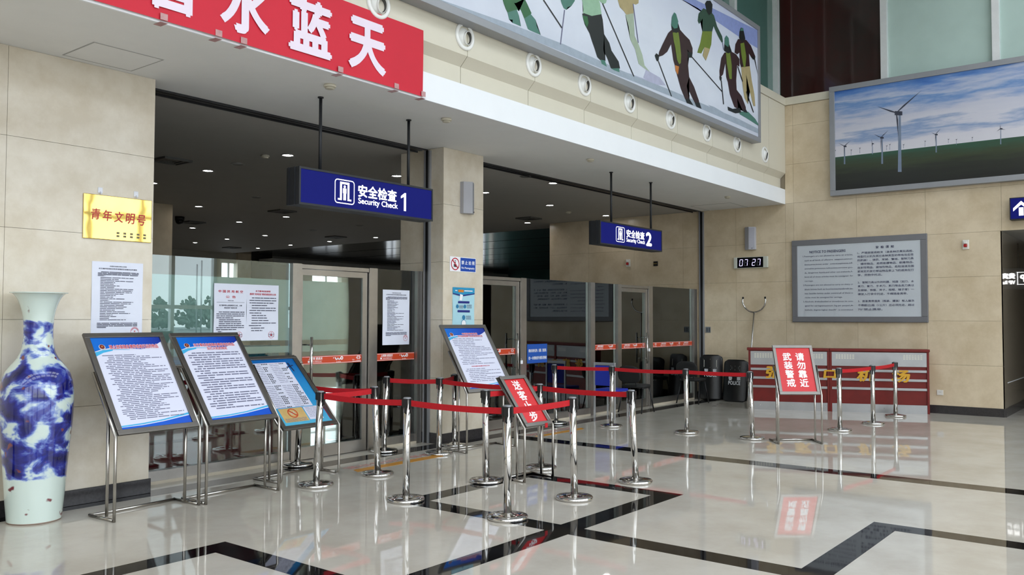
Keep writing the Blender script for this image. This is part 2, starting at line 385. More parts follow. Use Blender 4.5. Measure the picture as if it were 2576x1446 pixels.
# ---- rest of the hall: roof, left wall, glazed front behind the camera
rf = MB()
for y0, y1 in ((-9.6, -5.4), (-2.6, -1.4), (1.4, YF+0.5)): rf.box(-26, XE+0.3, y0, y1, 8.9, 9.1)  # gaps left in the roof are skylights added to brighten floor and soffit
for k in range(12):
    x = -26+3.8*k
    for y0, y1 in ((-5.4, -2.6), (-1.4, 1.4)): rf.box(x, min(x+0.6, XE+0.3), y0, y1, 8.9, 9.1)
struct(rf.build('ceiling_hall', plaster))
struct(MB().box(-26.3, -26, -9.6, 8.3, 0, 9).build('wall_far_left', marble))
wf = sgroup('wall_front_glazing')
for i in range(28):
    x = XE-0.05-1.5*i
    MB().box(x-0.06, x+0.06, -9.5, -9.35, 0.1, 7.8).build('mullion', alu, wf)
for z in (0.05, 1.97, 4.6, 7.8): MB().box(-26, XE, -9.48, -9.37, z-0.06, z+0.06).build('transom', alu, wf)
MB().box(-26, XE+0.3, -9.6, -9.37, 7.8, 8.9).build('spandrel', plaster, wf)
for x in (-14.8, -9, -3.2, 2.6, 8.6): MB().box(x-0.35, x+0.35, -9.3, -8.6, 0, 8.9).build('column', marble, wf)
ground = struct(MB().box(-90, 120, -140, -9.6, -0.3, -0.1).build('ground_outside', mat('wet_pavement', C(92, 98, 104), 0.5, noise=(0.2, 0.2))))
struct(MB().box(-40, 80, 26.2, 90, -0.3, -0.1).build('ground_behind', mat('apron_concrete', C(130, 132, 132), 0.7, noise=(0.3, 0.15))))
# ---- security room beyond the glass
rw = mat('room_wall_paint', C(176, 172, 160), 0.6, noise=(2, 0.06))
YB = 25.5
ops = []
for px0, px1, py in ((558, 598, 660), (786, 860, 692), (972, 1006, 685.5), (1206, 1240, 704)):
    a, b = ony(px0, py, YB), ony(px1, py, YB); ops.append((a.x, b.x, 1.0, a.z))
mb = MB(); x = 0.0
for a, b, z0, z1 in ops:
    mb.box(x, a, YB, YB+0.25, 0, 4.2); mb.box(a, b, YB, YB+0.25, 0, z0); mb.box(a, b, YB, YB+0.25, z1, 4.2); x = b
mb.box(x, 31, YB, YB+0.25, 0, 4.2); struct(mb.build('wall_back', rw))
for i, (a, b, z0, z1) in enumerate(ops):
    w = sgroup('window_%d' % (3+i)); zm = z1-(0.55 if i != 1 else 0.6)
    MB().box(a, b, YB+0.05, YB+0.12, zm-0.05, zm+0.02).build('transom', greyfr, w)
    MB().box((a+b)/2-0.02, (a+b)/2+0.02, YB+0.05, YB+0.12, z0, z1).build('mullion', greyfr, w)
struct(MB().box(-0.3, 0, 8.3, 26, 0, 4.2).build('wall_room_left', rw))
struct(MB().box(31, 31.3, 11.4, 26, 0, 4.2).build('wall_room_right', mat('teal_glass_wall', C(70, 100, 96), 0.15, noise=(1, 0.1))))
struct(MB().box(XE+0.3, 31, 11.4, 11.63, 0, 4.2).build('wall_room_side', rw))
sl = struct(MB().box(17.0, 31, 11.63, YB, ZC+0.12, ZC+0.2).build('ceiling_slats', blackp))
slatm = mat('dark_glossy_slat', C(72, 72, 74), 0.16, 0.55, noise=(2, 0.15), bump=(0.9, 0.03, 0.05))
x = 17.02
while x < 30.9:
    MB().box(x, min(x+1.86, 30.98), 11.64, YB-0.02, ZC+0.0, ZC+0.03).build('slat', slatm, sl); x += 1.94
a, b = ony(690, 648, 24.6), ony(690, 664, 24.6)
struct(MB().box(ony(687, 650, 24.6).x, 31, 24.6, 25.4, b.z, a.z-0.02).build('trim_9', mat('white_beam', C(190, 188, 182), 0.5, noise=(2, 0.05))))
struct(MB().box(8.1, 9.05, 15.6, 16.5, 0, ZC).build('wall_column_near', marble_w))
a, b = ony(598, 650, 25.4), ony(632, 650, 25.4)
struct(MB().box(a.x, b.x, 25.40, 25.499, 0, ZC).build('wall_column_far', marble_w))
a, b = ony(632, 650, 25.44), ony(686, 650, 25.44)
struct(MB().box(a.x+0.02, b.x-0.02, 25.44, 25.499, 0, ZC).build('dark_opening_panel', mat('opening_shade', C(40, 38, 34), 0.6, noise=(4, 0.2))))  # thin dark panel; its colour stands for the shade of an open doorway

# ================================================================ GLASS PARTITION AND DOORS
clear = glass_mat('clear_glass', (0.88, 0.94, 0.92, 1))
frost = glass_mat('frosted_film', (0.5, 0.6, 0.58, 1), 0.84, C(186, 206, 202))
orange = mat('orange_film', C(206, 70, 34), 0.45, noise=(8, 0.04))
door_steel = mat('hairline_steel', C(170, 166, 160), 0.3, 0.9, noise=(3, 0.15))
ZT = 2.224
def strip(parent, x0, x1, items, y):
    z0, z1 = 1.078, 1.172
    mb = MB().box(x0, x1, y, y+0.002, z0, z1)
    mb.m(1); rect(mb, x0, x1, z0+0.006, z0+0.010, y-0.0006); rect(mb, x0, x1, z1-0.010, z1-0.006, y-0.0006)
    for kind, c in items:
        if kind == 's':                                    # slogan over the address in a thin box
            text(mb, '上网快 就选沃', c+0.02, 1.143, 0.028, 0.20, bold=0.02, y=y-0.0006, italic=0.15)
            rect(mb, c-0.09, c-0.065, 1.098, 1.120, y-0.0006)
            text(mb, 'www.10010.com', c+0.03, 1.109, 0.012, 0.15, bold=0.01, y=y-0.0006)
            for a in ((c-0.058, c+0.118, 1.097, 1.0985), (c-0.058, c+0.118, 1.1205, 1.122)): rect(mb, *a, y-0.0006)
        elif kind == 'w':                                  # the WO mark
            P = [(-0.052, 0.018), (-0.03, -0.018), (-0.008, 0.014), (0.012, -0.018), (0.034, 0.012)]
            for p, q in zip(P[:-1], P[1:]):
                w = 0.008
                mb.add([(c+p[0]-w, y-0.0006, 1.131+p[1]), (c+p[0]+w, y-0.0006, 1.131+p[1]), (c+q[0]+w, y-0.0006, 1.131+q[1]), (c+q[0]-w, y-0.0006, 1.131+q[1])], [(0, 1, 2, 3)])
            ring(mb, c+0.05, 1.138, 0.009, 0.021, y-0.0008, 18)
            ring(mb, c-0.075, 1.142, 0.003, 0.007, y-0.0006, 10)
            dashes(mb, c-0.03, c+0.04, 1.094, 0.008, random.Random(1), y-0.0006, (0.009, 0.009), 0.008)
        elif kind == 'u':                                  # the knot mark over two short words
            for dx, dz in ((-0.013, 0.013), (0.013, 0.013), (-0.013, -0.013), (0.013, -0.013), (-0.026, 0), (0.026, 0)):
                ring(mb, c+0.03+dx, 1.136+dz, 0.005, 0.0095, y-0.0006, 10)
            text(mb, 'China', c-0.05, 1.113, 0.011, 0.035, y=y-0.0006, bold=0.01); text(mb, 'unicom中国联通', c, 1.095, 0.012, 0.13, y=y-0.0006, bold=0.01)
    mb.build('printed_strip', [orange, white_ink], parent)
def pane(parent, x0, x1, z0, z1, fr=True):
    MB().box(x0, x1, YG+0.05, YG+0.06, z0, z1).build('pane', clear, parent)
    if fr:
        MB().box(x0+0.003, x1-0.003, YG+0.0605, YG+0.0612, 1.36, 2.036).build('frosted_film', frost, parent)
        MB().box(x0+0.003, x1-0.003, YG+0.0605, YG+0.0612, 1.225, 1.298).build('frosted_film', frost, parent)
POSTS = [(6.014, 6.142), (7.162, 7.293), (7.992, 8.084), (10.205, 10.337), (12.115, 12.25), (12.996, 13.114), (14.107, 14.243), (15.953, 16.084)]
def post(parent, x0, x1):
    MB().box(x0, x1, YG, YG+0.13, 0, ZT).build('post', door_steel, parent)
def fixed(name, x0, x1, posts, items=None, frosted=True, rail=0.125):
    g = sgroup(name)
    for i in posts: post(g, *POSTS[i])
    pane(g, x0, x1, rail, ZT, frosted)
    MB().box(x0, x1, YG+0.015, YG+0.11, 0, rail).build('bottom_rail', door_steel, g)
    MB().box(x0, x1, YG+0.0, YG+0.015, 0, 0.03).build('sill', mat('sill_stone', C(200, 190, 170), 0.2, noise=(4, 0.1)), g)
    if items: strip(g, items[0], items[1], items[2], YG+0.046)
    return g
fixed('wall_glass_a', 4.17, 6.010, [0])
fixed('wall_glass_b', 7.297, 7.988, [1, 2], (7.30, 7.985, [('s', 7.48), ('w', 7.80)]))
fixed('wall_glass_c', 10.341, 12.111, [3, 4])
fixed('wall_glass_d', 12.254, 12.992, [5], (12.256, 12.99, [('s', 12.46), ('w', 12.82)]))
fixed('wall_glass_e', 14.247, 15.949, [6, 7], (14.25, 15.945, [('u', 14.40), ('s', 14.72), ('w', 15.06), ('u', 15.36), ('s', 15.66)]))
fixed('wall_glass_f', 8.955, 9.06, [], None)
def door(name, x0, x1, items, hx, hz0, hz1):
    g = sgroup(name)
    MB().box(x0, x1, YG+0.01, YG+0.12, 2.172, 2.218).build('header', door_steel, g)
    l, r = x0+0.008, x1-0.008
    mb = MB().box(l, l+0.022, YG+0.03, YG+0.08, 0.012, 2.165).box(r-0.075, r, YG+0.03, YG+0.08, 0.012, 2.165)
    mb.box(l+0.022, r-0.075, YG+0.03, YG+0.08, 2.098, 2.165).box(l+0.022, r-0.075, YG+0.03, YG+0.08, 0.012, 0.145)
    mb.build('leaf_frame', door_steel, g)
    pane(g, l+0.024, r-0.077, 0.145, 2.098)
    strip(g, items[0], items[1], items[2], YG+0.046)
    for dy in (-0.06, 0.15):
        h = MB().tube([(hx, YG+dy, hz0), (hx, YG+dy, hz1)], 0.0165, 14); 
        for z in (hz0+0.09, hz1-0.09): h.tube([(hx, YG+dy, z), (hx, YG+0.05, z)], 0.008, 8)
        h.build('handle', chrome, g)
    return g
door('door_1', 6.146, 7.158, (6.16, 7.075, [('s', 6.36), ('w', 6.72), ('u', 7.0)]), 6.235, 0.815, 1.395)
door('door_2', 9.10, 10.201, (9.14, 10.115, [('s', 9.38), ('w', 9.70), ('u', 10.02)]), 10.045, 0.80, 1.395)
door('door_3', 13.118, 14.103, (13.14, 14.02, [('s', 13.36), ('w', 13.66), ('u', 13.94)]), 13.92, 0.80, 1.36)
post(bpy.data.objects['door_2'], 9.06, 9.098)
# hanging padlocks
for k, (px, py, lbl) in enumerate(((1313, 907, 'white padlock hanging on the steel post beside the blue queue notice'), (1634, 877, 'small white padlock on the steel post of the farthest glass door'), (760, 917, 'short steel lock bar on the post left of the first glass door'))):
    p = ony(px, py, YG-0.02); t = thing('padlock', lbl, 'padlock', (p.x, YG-0.012, p.z-0.05))
    MB().box(-0.022, 0.022, -0.012, 0.010, 0, 0.055, 0.006).build('body', [white_ink, white_ink, satin][k], t)
    MB().tube([(-0.012, 0, 0.05), (-0.012, 0, 0.075), (0, 0, 0.09), (0.012, 0, 0.075), (0.012, 0, 0.05)], 0.004, 8).build('shackle', chrome, t)

# ================================================================ HANGING SIGNS
signblue = mat('backlit_blue_panel', C(10, 16, 96), 0.6, spec=0.15, emit=0.16, ecol=C(22, 34, 150), noise=(3, 0.05))
signwhite = mat('backlit_white_letters', C(250, 250, 255), 0.4, emit=0.95, ecol=(1, 1, 1, 1), noise=(3, 0.02))
signcase = mat('dark_sign_case', C(44, 46, 50), 0.45, 0.3, noise=(8, 0.1))
YS = 6.70
def check_sign(num, L, R, icon, zh, en, nm, rods, lbl):
    # L,R: (px, py top, py bottom) of the lit face; the rest are pixel boxes on that face
    a, b = ony(L[0], L[1], YS), ony(L[0], L[2], YS); c, d = ony(R[0], R[1], YS), ony(R[0], R[2], YS)
    x0, x1 = a.x, c.x; z1, z0 = (a.z+c.z)/2, (b.z+d.z)/2; cx = (x0+x1)/2
    t = thing('security_check_sign', lbl, 'sign', (cx, YS, z0)); w, h = (x1-x0)/2, z1-z0
    mb = MB().box(-w-0.02, w+0.02, 0.006, 0.19, -0.02, h+0.02, 0.004); mb.box(-w-0.02, -w+0.0, -0.008, 0.006, -0.02, h+0.02).box(w, w+0.02, -0.008, 0.006, -0.02, h+0.02).box(-w, w, -0.008, 0.006, -0.02, 0).box(-w, w, -0.008, 0.006, h, h+0.02)
    for yy in (0.05, 0.14): mb.box(-w-0.032, -w-0.02, yy, yy+0.012, -0.02, h+0.02).box(w+0.02, w+0.032, yy, yy+0.012, -0.02, h+0.02)
    mb.build('case', signcase, t)
    MB().box(-w, w, -0.002, 0.006, 0, h).build('lit_face', signblue, t)
    q = lambda x, y: (lambda p: (p.x-cx, p.z-z0))(ony(x, y, YS))
    mb = MB(); Y0 = -0.004
    def bx4(b4): x0, x1, yt, yb = b4; l, l2 = q(x0, yt), q(x0, yb); return l[0], q(x1, yt)[0], l[1], l2[1]
    ax, bx, az, bz = bx4(icon); iw = bx-ax; ih = az-bz; ix, iz = (ax+bx)/2, (az+bz)/2
    # icon: rounded frame, archway, standing figure
    r = iw*0.14
    for s in (-1, 1):
        rect(mb, ix+s*iw/2-(0.010 if s > 0 else 0), ix+s*iw/2+(0.010 if s < 0 else 0), iz-ih/2+r, iz+ih/2-r, Y0)
        rect(mb, ix-iw/2+r, ix+iw/2-r, iz+s*ih/2-(0.010 if s > 0 else 0), iz+s*ih/2+(0.010 if s < 0 else 0), Y0)
    for sx, sz, a0 in ((1, 1, 0), (-1, 1, 90), (-1, -1, 180), (1, -1, 270)):
        ring(mb, ix+sx*(iw/2-r), iz+sz*(ih/2-r), r-0.010, r, Y0, 6, math.radians(a0), math.radians(a0+90))
    f = ih/2
    for s in (-1, 1):
        rect(mb, ix+s*0.40*f-0.10*f, ix+s*0.40*f+0.10*f, iz-0.72*f, iz+0.80*f, Y0); a = ix+s*0.40*f+s*0.10*f
        rect(mb, min(a, a+s*0.22*f), max(a, a+s*0.22*f), iz-0.72*f, iz-0.58*f, Y0)
    rect(mb, ix-0.30*f, ix+0.30*f, iz+0.62*f, iz+0.80*f, Y0)
    disc(mb, ix, iz+0.42*f, 0.12*f, Y0, 14); rect(mb, ix-0.19*f, ix+0.19*f, iz-0.12*f, iz+0.28*f, Y0); rect(mb, ix-0.14*f, ix-0.01*f, iz-0.70*f, iz-0.12*f, Y0); rect(mb, ix+0.01*f, ix+0.14*f, iz-0.70*f, iz-0.12*f, Y0)
    mb.build('pictogram', signwhite, t)
    for nm2, body, bx_, bold in (('chinese_lettering', '安全检查', zh, 0.022), ('english_lettering', 'Security Check', en, 0.016), ('number', num, nm, 0.03)):
        ax, bx, az, bz = bx4(bx_)
        if body == '1':
            ww, hh = bx-ax, az-bz; MB().poly([(bx, Y0, bz), (bx, Y0, az), (bx-ww*.30, Y0, az), (ax, Y0, az-hh*.20), (ax, Y0, az-hh*.33), (bx-ww*.42, Y0, az-hh*.22), (bx-ww*.42, Y0, bz)]).build(nm2, signwhite, t); continue
        text(MB(), body, (ax+bx)/2, (az+bz)/2, az-bz, bx-ax, bold=bold, y=Y0, res=4).build(nm2, signwhite, t)
    for rx in rods:
        p = onz(rx[0], rx[1], ZC)
        m2 = MB().tube([(p.x-cx, 0.10, h+0.019), (p.x-cx, 0.10, ZC-z0)], 0.0165, 12); m2.lathe([(0.03, 0), (0.03, 0.012)], (p.x-cx, 0.10, ZC-z0-0.012), 14)
        m2.build('hanging_rod', signcase, t)
check_sign('1', (756, 420.7, 506.7), (1085, 481.7, 553.5), (841.6, 891.6, 448, 509.5), (901, 997, 464, 494), (901, 1000, 497, 515.5), (1008, 1021, 484, 529.5), ((815, 242), (1029, 301)),
           'long blue lit hanging sign reading Security Check 1')
check_sign('2', (1510.6, 557.3, 610.8), (1663, 582.4, 629.6), (1549, 1571, 568.8, 607.5), (1575.5, 1620.5, 576.9, 596), (1575.5, 1622, 597.8, 610.5), (1625.5, 1638, 585, 616.5), ((1527, 434), (1632, 459)),
           'blue lit hanging sign reading Security Check 2')

# ================================================================ RED BANNER
ban = mat('red_banner_cloth', C(206, 20, 48), 0.6, noise=(1.2, 0.06), bump=(3, 0.05, 0.02))
yb = YF-0.02; xr = ony(1064, 160, yb).x; zb0 = ony(1065.7, 243.5, yb).z; zb1 = ony(1062, 76, yb).z; xl = -1.6
t = thing('banner', 'wide red cloth banner with big white characters taped along the fascia', 'banner', ((xl+xr)/2, yb, zb0)); w = (xr-xl)/2; h = zb1-zb0
vs = []; fs = []; nx, nz = 60, 6
for i in range(nx+1):
    for k in range(nz+1):
        x = -w+2*w*i/nx; z = h*k/nz; vs.append((x, 0.004*math.sin(x*3.1)+0.003*math.sin(x*7+z*5), z))
for i in range(nx):
    for k in range(nz): a = i*(nz+1)+k; fs.append((a, a+nz+1, a+nz+2, a+1))
MB().add(vs, fs, True).build('cloth', ban, t)
p4 = ony(926, 112, yb-0.012); p3 = ony(783, 72, yb-0.012); st = p4.x-p3.x; zc = (p4.z+p3.z)/2-zb0; cx0 = (xl+xr)/2
bw = mat('banner_white_letters', C(236, 222, 236), 0.6, noise=(4, 0.03))
for i, ch in enumerate('天蓝水碧'):
    text(MB(), ch, p4.x-st*i-cx0, zc, 0.455, 0.44, bold=0.028, y=-0.009, res=6).build('letter', bw, t)
tape = mat('clear_tape', C(196, 150, 150), 0.2, noise=(20, 0.2))
for px in (403, 540, 603, 845, 985, 1052):
    p = onz(px, 60+(px-403)*0.292, ZC); x = p.x-cx0
    MB().box(x-0.03, x+0.03, -0.011, -0.0095, 0.0, 0.05).box(x-0.03, x+0.03, -0.011, 0.09, ZC-zb0-0.003, ZC-zb0-0.0022).build('tape', tape, t)

# ================================================================ AIR NOZZLES ON THE CORNICE
nozz_m = mat('white_nozzle_enamel', C(238, 238, 234), 0.22, noise=(6, 0.02)); nozz_in = mat('nozzle_throat', C(90, 90, 88), 0.6, noise=(6, 0.2))
NOZ = [(955, 8), (1172, 91), (1345, 161), (1473, 212), (1586, 257), (1689, 300), (1780, 333), (1856, 362), (1926, 389)]
ORD = ['first', 'second', 'third', 'fourth', 'fifth', 'sixth', 'seventh', 'eighth', 'ninth']
MY = Matrix(((1, 0, 0, 0), (0, 0, -1, 0), (0, 1, 0, 0), (0, 0, 0, 1)))      # lathe axis z -> -y
for i, (px, py) in enumerate(NOZ):
    p = ony(px, py, YF-0.03)
    t = thing('air_nozzle', '%s round white air nozzle on the cream cornice counting from the end wall' % ORD[8-i], 'air nozzle', (p.x, YF-0.01, p.z-0.15), 0, 'air nozzles along the cornice')
    T = Matrix.Translation((0, 0, 0.15)) @ MY
    MB(T).lathe([(0.150, 0.0), (0.150, 0.012), (0.142, 0.020), (0.116, 0.024), (0.110, 0.006)], n=36, cap=False).build('flange', nozz_m, t)
    ax = Vector((0.22, -0.18, 1.0)).normalized(); q = Vector((0, 0, 1)).rotation_difference(ax).to_matrix().to_4x4()
    T2 = T @ Matrix.Translation((0, 0, -0.062)) @ q
    prof = [(0.110*math.cos(a), 0.110*math.sin(a)) for a in [math.radians(d) for d in (-10, 5, 20, 33, 45, 52)]]
    MB(T2).lathe(prof+[(0.072, 0.092), (0.072, 0.104), (0.066, 0.104)], n=30, cap=False).build('ball', nozz_m, t)
    MB(T2).lathe([(0.066, 0.104), (0.064, 0.02), (0.055, -0.02), (0.001, -0.02)], n=24, cap=False).build('throat', nozz_in, t)

# ================================================================ CEILING FITTINGS
def smoke(px, py, lbl, s=1.0):
    p = onz(px, py, ZC); t = thing('smoke_detector', lbl, 'smoke detector', (p.x, p.y, ZC-0.045*s))
    MB().lathe([(0.055*s, 0.045*s), (0.06*s, 0.03*s), (0.058*s, 0.02*s)], n=20).build('base', mat('detector_cream', C(214, 208, 190), 0.5, noise=(8, 0.03)), t)
    MB().lathe([(0.045*s, 0.02*s), (0.043*s, 0.004*s), (0.03*s, 0.0)], n=20).build('chamber', mat('detector_cream2', C(196, 190, 172), 0.5, noise=(8, 0.1)), t)
smoke(830, 213, 'cream smoke detector on the soffit beside the left rod of the first sign')
smoke(1123, 298, 'cream smoke detector on the soffit right of the red banner end')
smoke(1485, 400, 'cream smoke detector on the soffit left of the second sign rods', 0.9)
smoke(1830, 494, 'cream smoke detector on the soffit near the end wall', 0.9)
smoke(667, 390, 'smoke detector on the dark room ceiling left of the brightest downlight')
smoke(1430, 532, 'smoke detector on the room ceiling in the right bay')
lamp = mat('downlight_glow', C(255, 255, 255), 0.4, emit=55.0, ecol=(1, 0.97, 0.94, 1), noise=(3, 0.01)); ringm = mat('downlight_rim', C(150, 150, 148), 0.3, 0.7, noise=(8, 0.05))
lamp_off = mat('unlit_downlight', C(120, 120, 118), 0.3, 0.5, noise=(8, 0.05))
LIT = [(724, 390), (523, 429), (384, 460), (500, 519), (602, 558), (720, 545), (667, 592), (484, 573), (649, 624), (731, 616), (945, 597), (829, 607), (998, 442), (1220, 484), (1392, 460), (1383, 516), (1327, 560), (1524, 542), (491, 610), (571, 601)]
first = None
for i, (px, py) in enumerate(LIT+[(598, 412), (645, 496), (1322, 444), (787, 579), (904, 567)]):
    p = onz(px, py, ZC); on = i < len(LIT)
    t = thing('downlight', 'small round lit downlight recessed in the dark room ceiling' if on else 'unlit round downlight in the dark room ceiling', 'downlight', (p.x, p.y, ZC), 0, 'lit downlights of the security room' if on else 'unlit downlights of the security room')
    if first is None:
        first = [MB().lathe([(0.095, 0), (0.095, -0.008), (0.080, -0.010), (0.072, 0.0)], n=20, cap=False).build('rim', ringm, t).data,
                 MB().lathe([(0.070, -0.002), (0.03, -0.001)], n=20).build('lamp', lamp, t).data, None]
    else:
        link('rim', first[0], t)
        if on: link('lamp', first[1], t)
        else: MB().lathe([(0.070, -0.002), (0.03, -0.001)], n=20).build('lamp', lamp_off, t)
ventm = mat('vent_dark_metal', C(104, 104, 102), 0.5, 0.3, noise=(10, 0.1))
for px, py, lbl in ((430, 402, 'square air diffuser on the room ceiling nearest the left pier'), (710, 530, 'square air diffuser on the room ceiling left of the first sign'), (485, 558, 'square air diffuser on the far room ceiling beside the dome camera'), (845, 595, 'square air diffuser on the room ceiling below the first sign'), (1330, 548, 'square air diffuser on the room ceiling in the right bay'), (583, 622, 'square air diffuser on the farthest room ceiling')):
    p = onz(px, py, ZC); t = thing('air_diffuser', lbl, 'air vent', (p.x, p.y, ZC-0.03), 0, 'square ceiling diffusers')
    MB().box(-0.21, 0.21, -0.21, 0.21, 0.02, 0.03).build('backing', ventm, t)
    for k in range(3):
        r = 0.21-0.06*k; mb = MB()
        for a in ((-r, r, -r, -r+0.03), (-r, r, r-0.03, r), (-r, -r+0.03, -r+0.03, r-0.03), (r-0.03, r, -r+0.03, r-0.03)): mb.box(*a, 0.0+0.006*k, 0.02)
        mb.build('louvre', ventm, t)
p = onz(452, 545, ZC); t = thing('dome_camera', 'dark dome camera on the room ceiling beside the marble column', 'camera', (p.x, p.y, ZC-0.17))
MB().lathe([(0.10, 0.17), (0.10, 0.09)], n=20).build('housing', blackp, t); MB().lathe([(0.095, 0.09), (0.085, 0.05), (0.06, 0.015), (0.02, 0.0)], n=20).build('dome', mat('smoked_dome', C(14, 14, 14), 0.1, noise=(4, 0.1)), t)

# ================================================================ BELT STANCHIONS
HS = 0.908
def stanchion(key, bx, by, tx, lbl, ymax=9.0):
    b = onz(bx, by); b = b*(min(b.y, ymax)/b.y); t = thing('belt_stanchion', lbl, 'stanchion', (b.x, b.y, 0), 0, 'red belt stanchions')
    d = CF.x*b.x+CF.y*b.y
    sx = (tx-bx - (0.0))/FPX*d; lean = Vector((CR.x, CR.y, 0))*(sx*0.9)
    MB().lathe([(0.160, 0.0), (0.166, 0.004), (0.166, 0.022), (0.158, 0.031), (0.10, 0.038), (0.045, 0.044), (0.037, 0.05)], n=40).build('base', chrome, t)
    MB().tube([(0, 0, 0.046), tuple(lean*0.5+Vector((0, 0, HS*0.5))), tuple(lean+Vector((0, 0, HS-0.012)))], 0.0325, 20).build('pole', chrome, t)
    top = lean+Vector((0, 0, HS))
    mb = MB(Matrix.Translation(lean)).lathe([(0.034, HS-0.016), (0.034, HS-0.004), (0.028, HS)], n=20)
    mb.build('cap', greyfr, t)
    mb = MB(Matrix.Translation(lean))
    for a in (0, 90, 180, 270):
        c, s = math.cos(math.radians(a+20)), math.sin(math.radians(a+20))
        M0 = mb.M; mb.M = Matrix.Translation(lean) @ Matrix.Rotation(math.radians(a+20), 4, 'Z')
        mb.box(0.029, 0.046, -0.017, 0.017, HS-0.085, HS-0.012).box(0.031, 0.040, -0.010, 0.010, HS-0.135, HS-0.085); mb.M = M0
    mb.build('belt_clip', blackp, t)
    STN[key] = (t, b+lean); return t
STN = {}
stanchion('A', 795, 1222, 805, 'stanchion in front of the blue baggage poster stand')
stanchion('B', 950, 1194, 940, 'leaning stanchion left of the first glass door foot')
stanchion('C', 748, 1163, 757, 'stanchion half hidden behind the blue baggage poster stand', 7.66)
stanchion('D', 966, 1131, 972, 'stanchion standing against the glass right of the first door', 7.66)
stanchion('E', 1104, 1142, 1106, 'stanchion just left of the poster stand at the middle pillar')
stanchion('L', 1021, 1259, 1023, 'stanchion on the left corner of the black floor square')
stanchion('F', 1277, 1304, 1276, 'nearest stanchion in the middle of the photo with base on a black strip')
stanchion('R', 1445, 1255, 1440, 'stanchion standing inside the black floor square')
stanchion('c', 1223, 1212, 1220, 'stanchion just left of the narrow red sign stand')
stanchion('e', 1361, 1178, 1357, 'stanchion directly behind the narrow red sign stand')
stanchion('g', 1599, 1213, 1588, 'slightly leaning stanchion at the right end of the belt behind the red sign')
stanchion('h', 1399, 1060, 1394, 'stanchion close to the glass in the right bay', 7.66)
stanchion('i', 1143, 1112, 1143, 'stanchion hidden behind the poster stand at the middle pillar', 7.32)
stanchion('j', 1538, 1073, 1540, 'stanchion in front of the blue chair')
stanchion('k', 1728, 1089, 1726, 'stanchion in front of the black chair by the shields')
stanchion('m', 1893, 1104, 1887, 'stanchion just left of the red armed guard sign stand')
stanchion('p', 2113, 1083, 2112, 'leftmost of the three stanchions in front of the red counter')
stanchion('q', 2197, 1066, 2196, 'middle of the three stanchions in front of the red counter')
stanchion('r', 2253, 1047, 2253, 'stanchion closest to the right end of the red counter')
def belt(a, b, sag=0.012, z0=HS-0.05, z1=HS-0.05, h=0.052):
    t, pa = STN[a]; pb = STN[b][1]; o = Vector(t.location); pa = Vector((pa.x, pa.y, 0)); pb = Vector((pb.x, pb.y, 0))
    u = (pb-pa).normalized(); pa = pa+u*0.042; pb = pb-u*0.042; nrm = Vector((-u.y, u.x, 0))*0.0012
    vs = []; n = 12
    for i in range(n+1):
        f = i/n; p = pa.lerp(pb, f)-o; z = z0+(z1-z0)*f-sag*4*f*(1-f)
        for sgn in (1, -1):
            for zz in (-h/2, h/2): vs.append(tuple(p+nrm*sgn+Vector((0, 0, z+zz))))
    fs = []
    for i in range(n):
        k = 4*i; fs += [(k, k+4, k+5, k+1), (k+2, k+3, k+7, k+6), (k+1, k+5, k+7, k+3), (k, k+2, k+6, k+4)]
    fs += [(0, 1, 3, 2), (4*n, 4*n+2, 4*n+3, 4*n+1)]
    MB().add(vs, fs).build('belt', belt_m, t)
for a, b, s in (('C', 'B', 0.02), ('A', 'B', 0.01), ('A', 'L', 0.015), ('L', 'F', 0.012), ('F', 'R', 0.006), ('D', 'E', 0.008), ('E', 'i', 0.006), ('E', 'e', 0.02), ('c', 'e', 0.008), ('e', 'g', 0.012), ('h', 'j', 0.006), ('j', 'k', 0.012), ('k', 'm', 0.006), ('p', 'q', 0.008), ('q', 'r', 0.01)):
    belt(a, b, s)

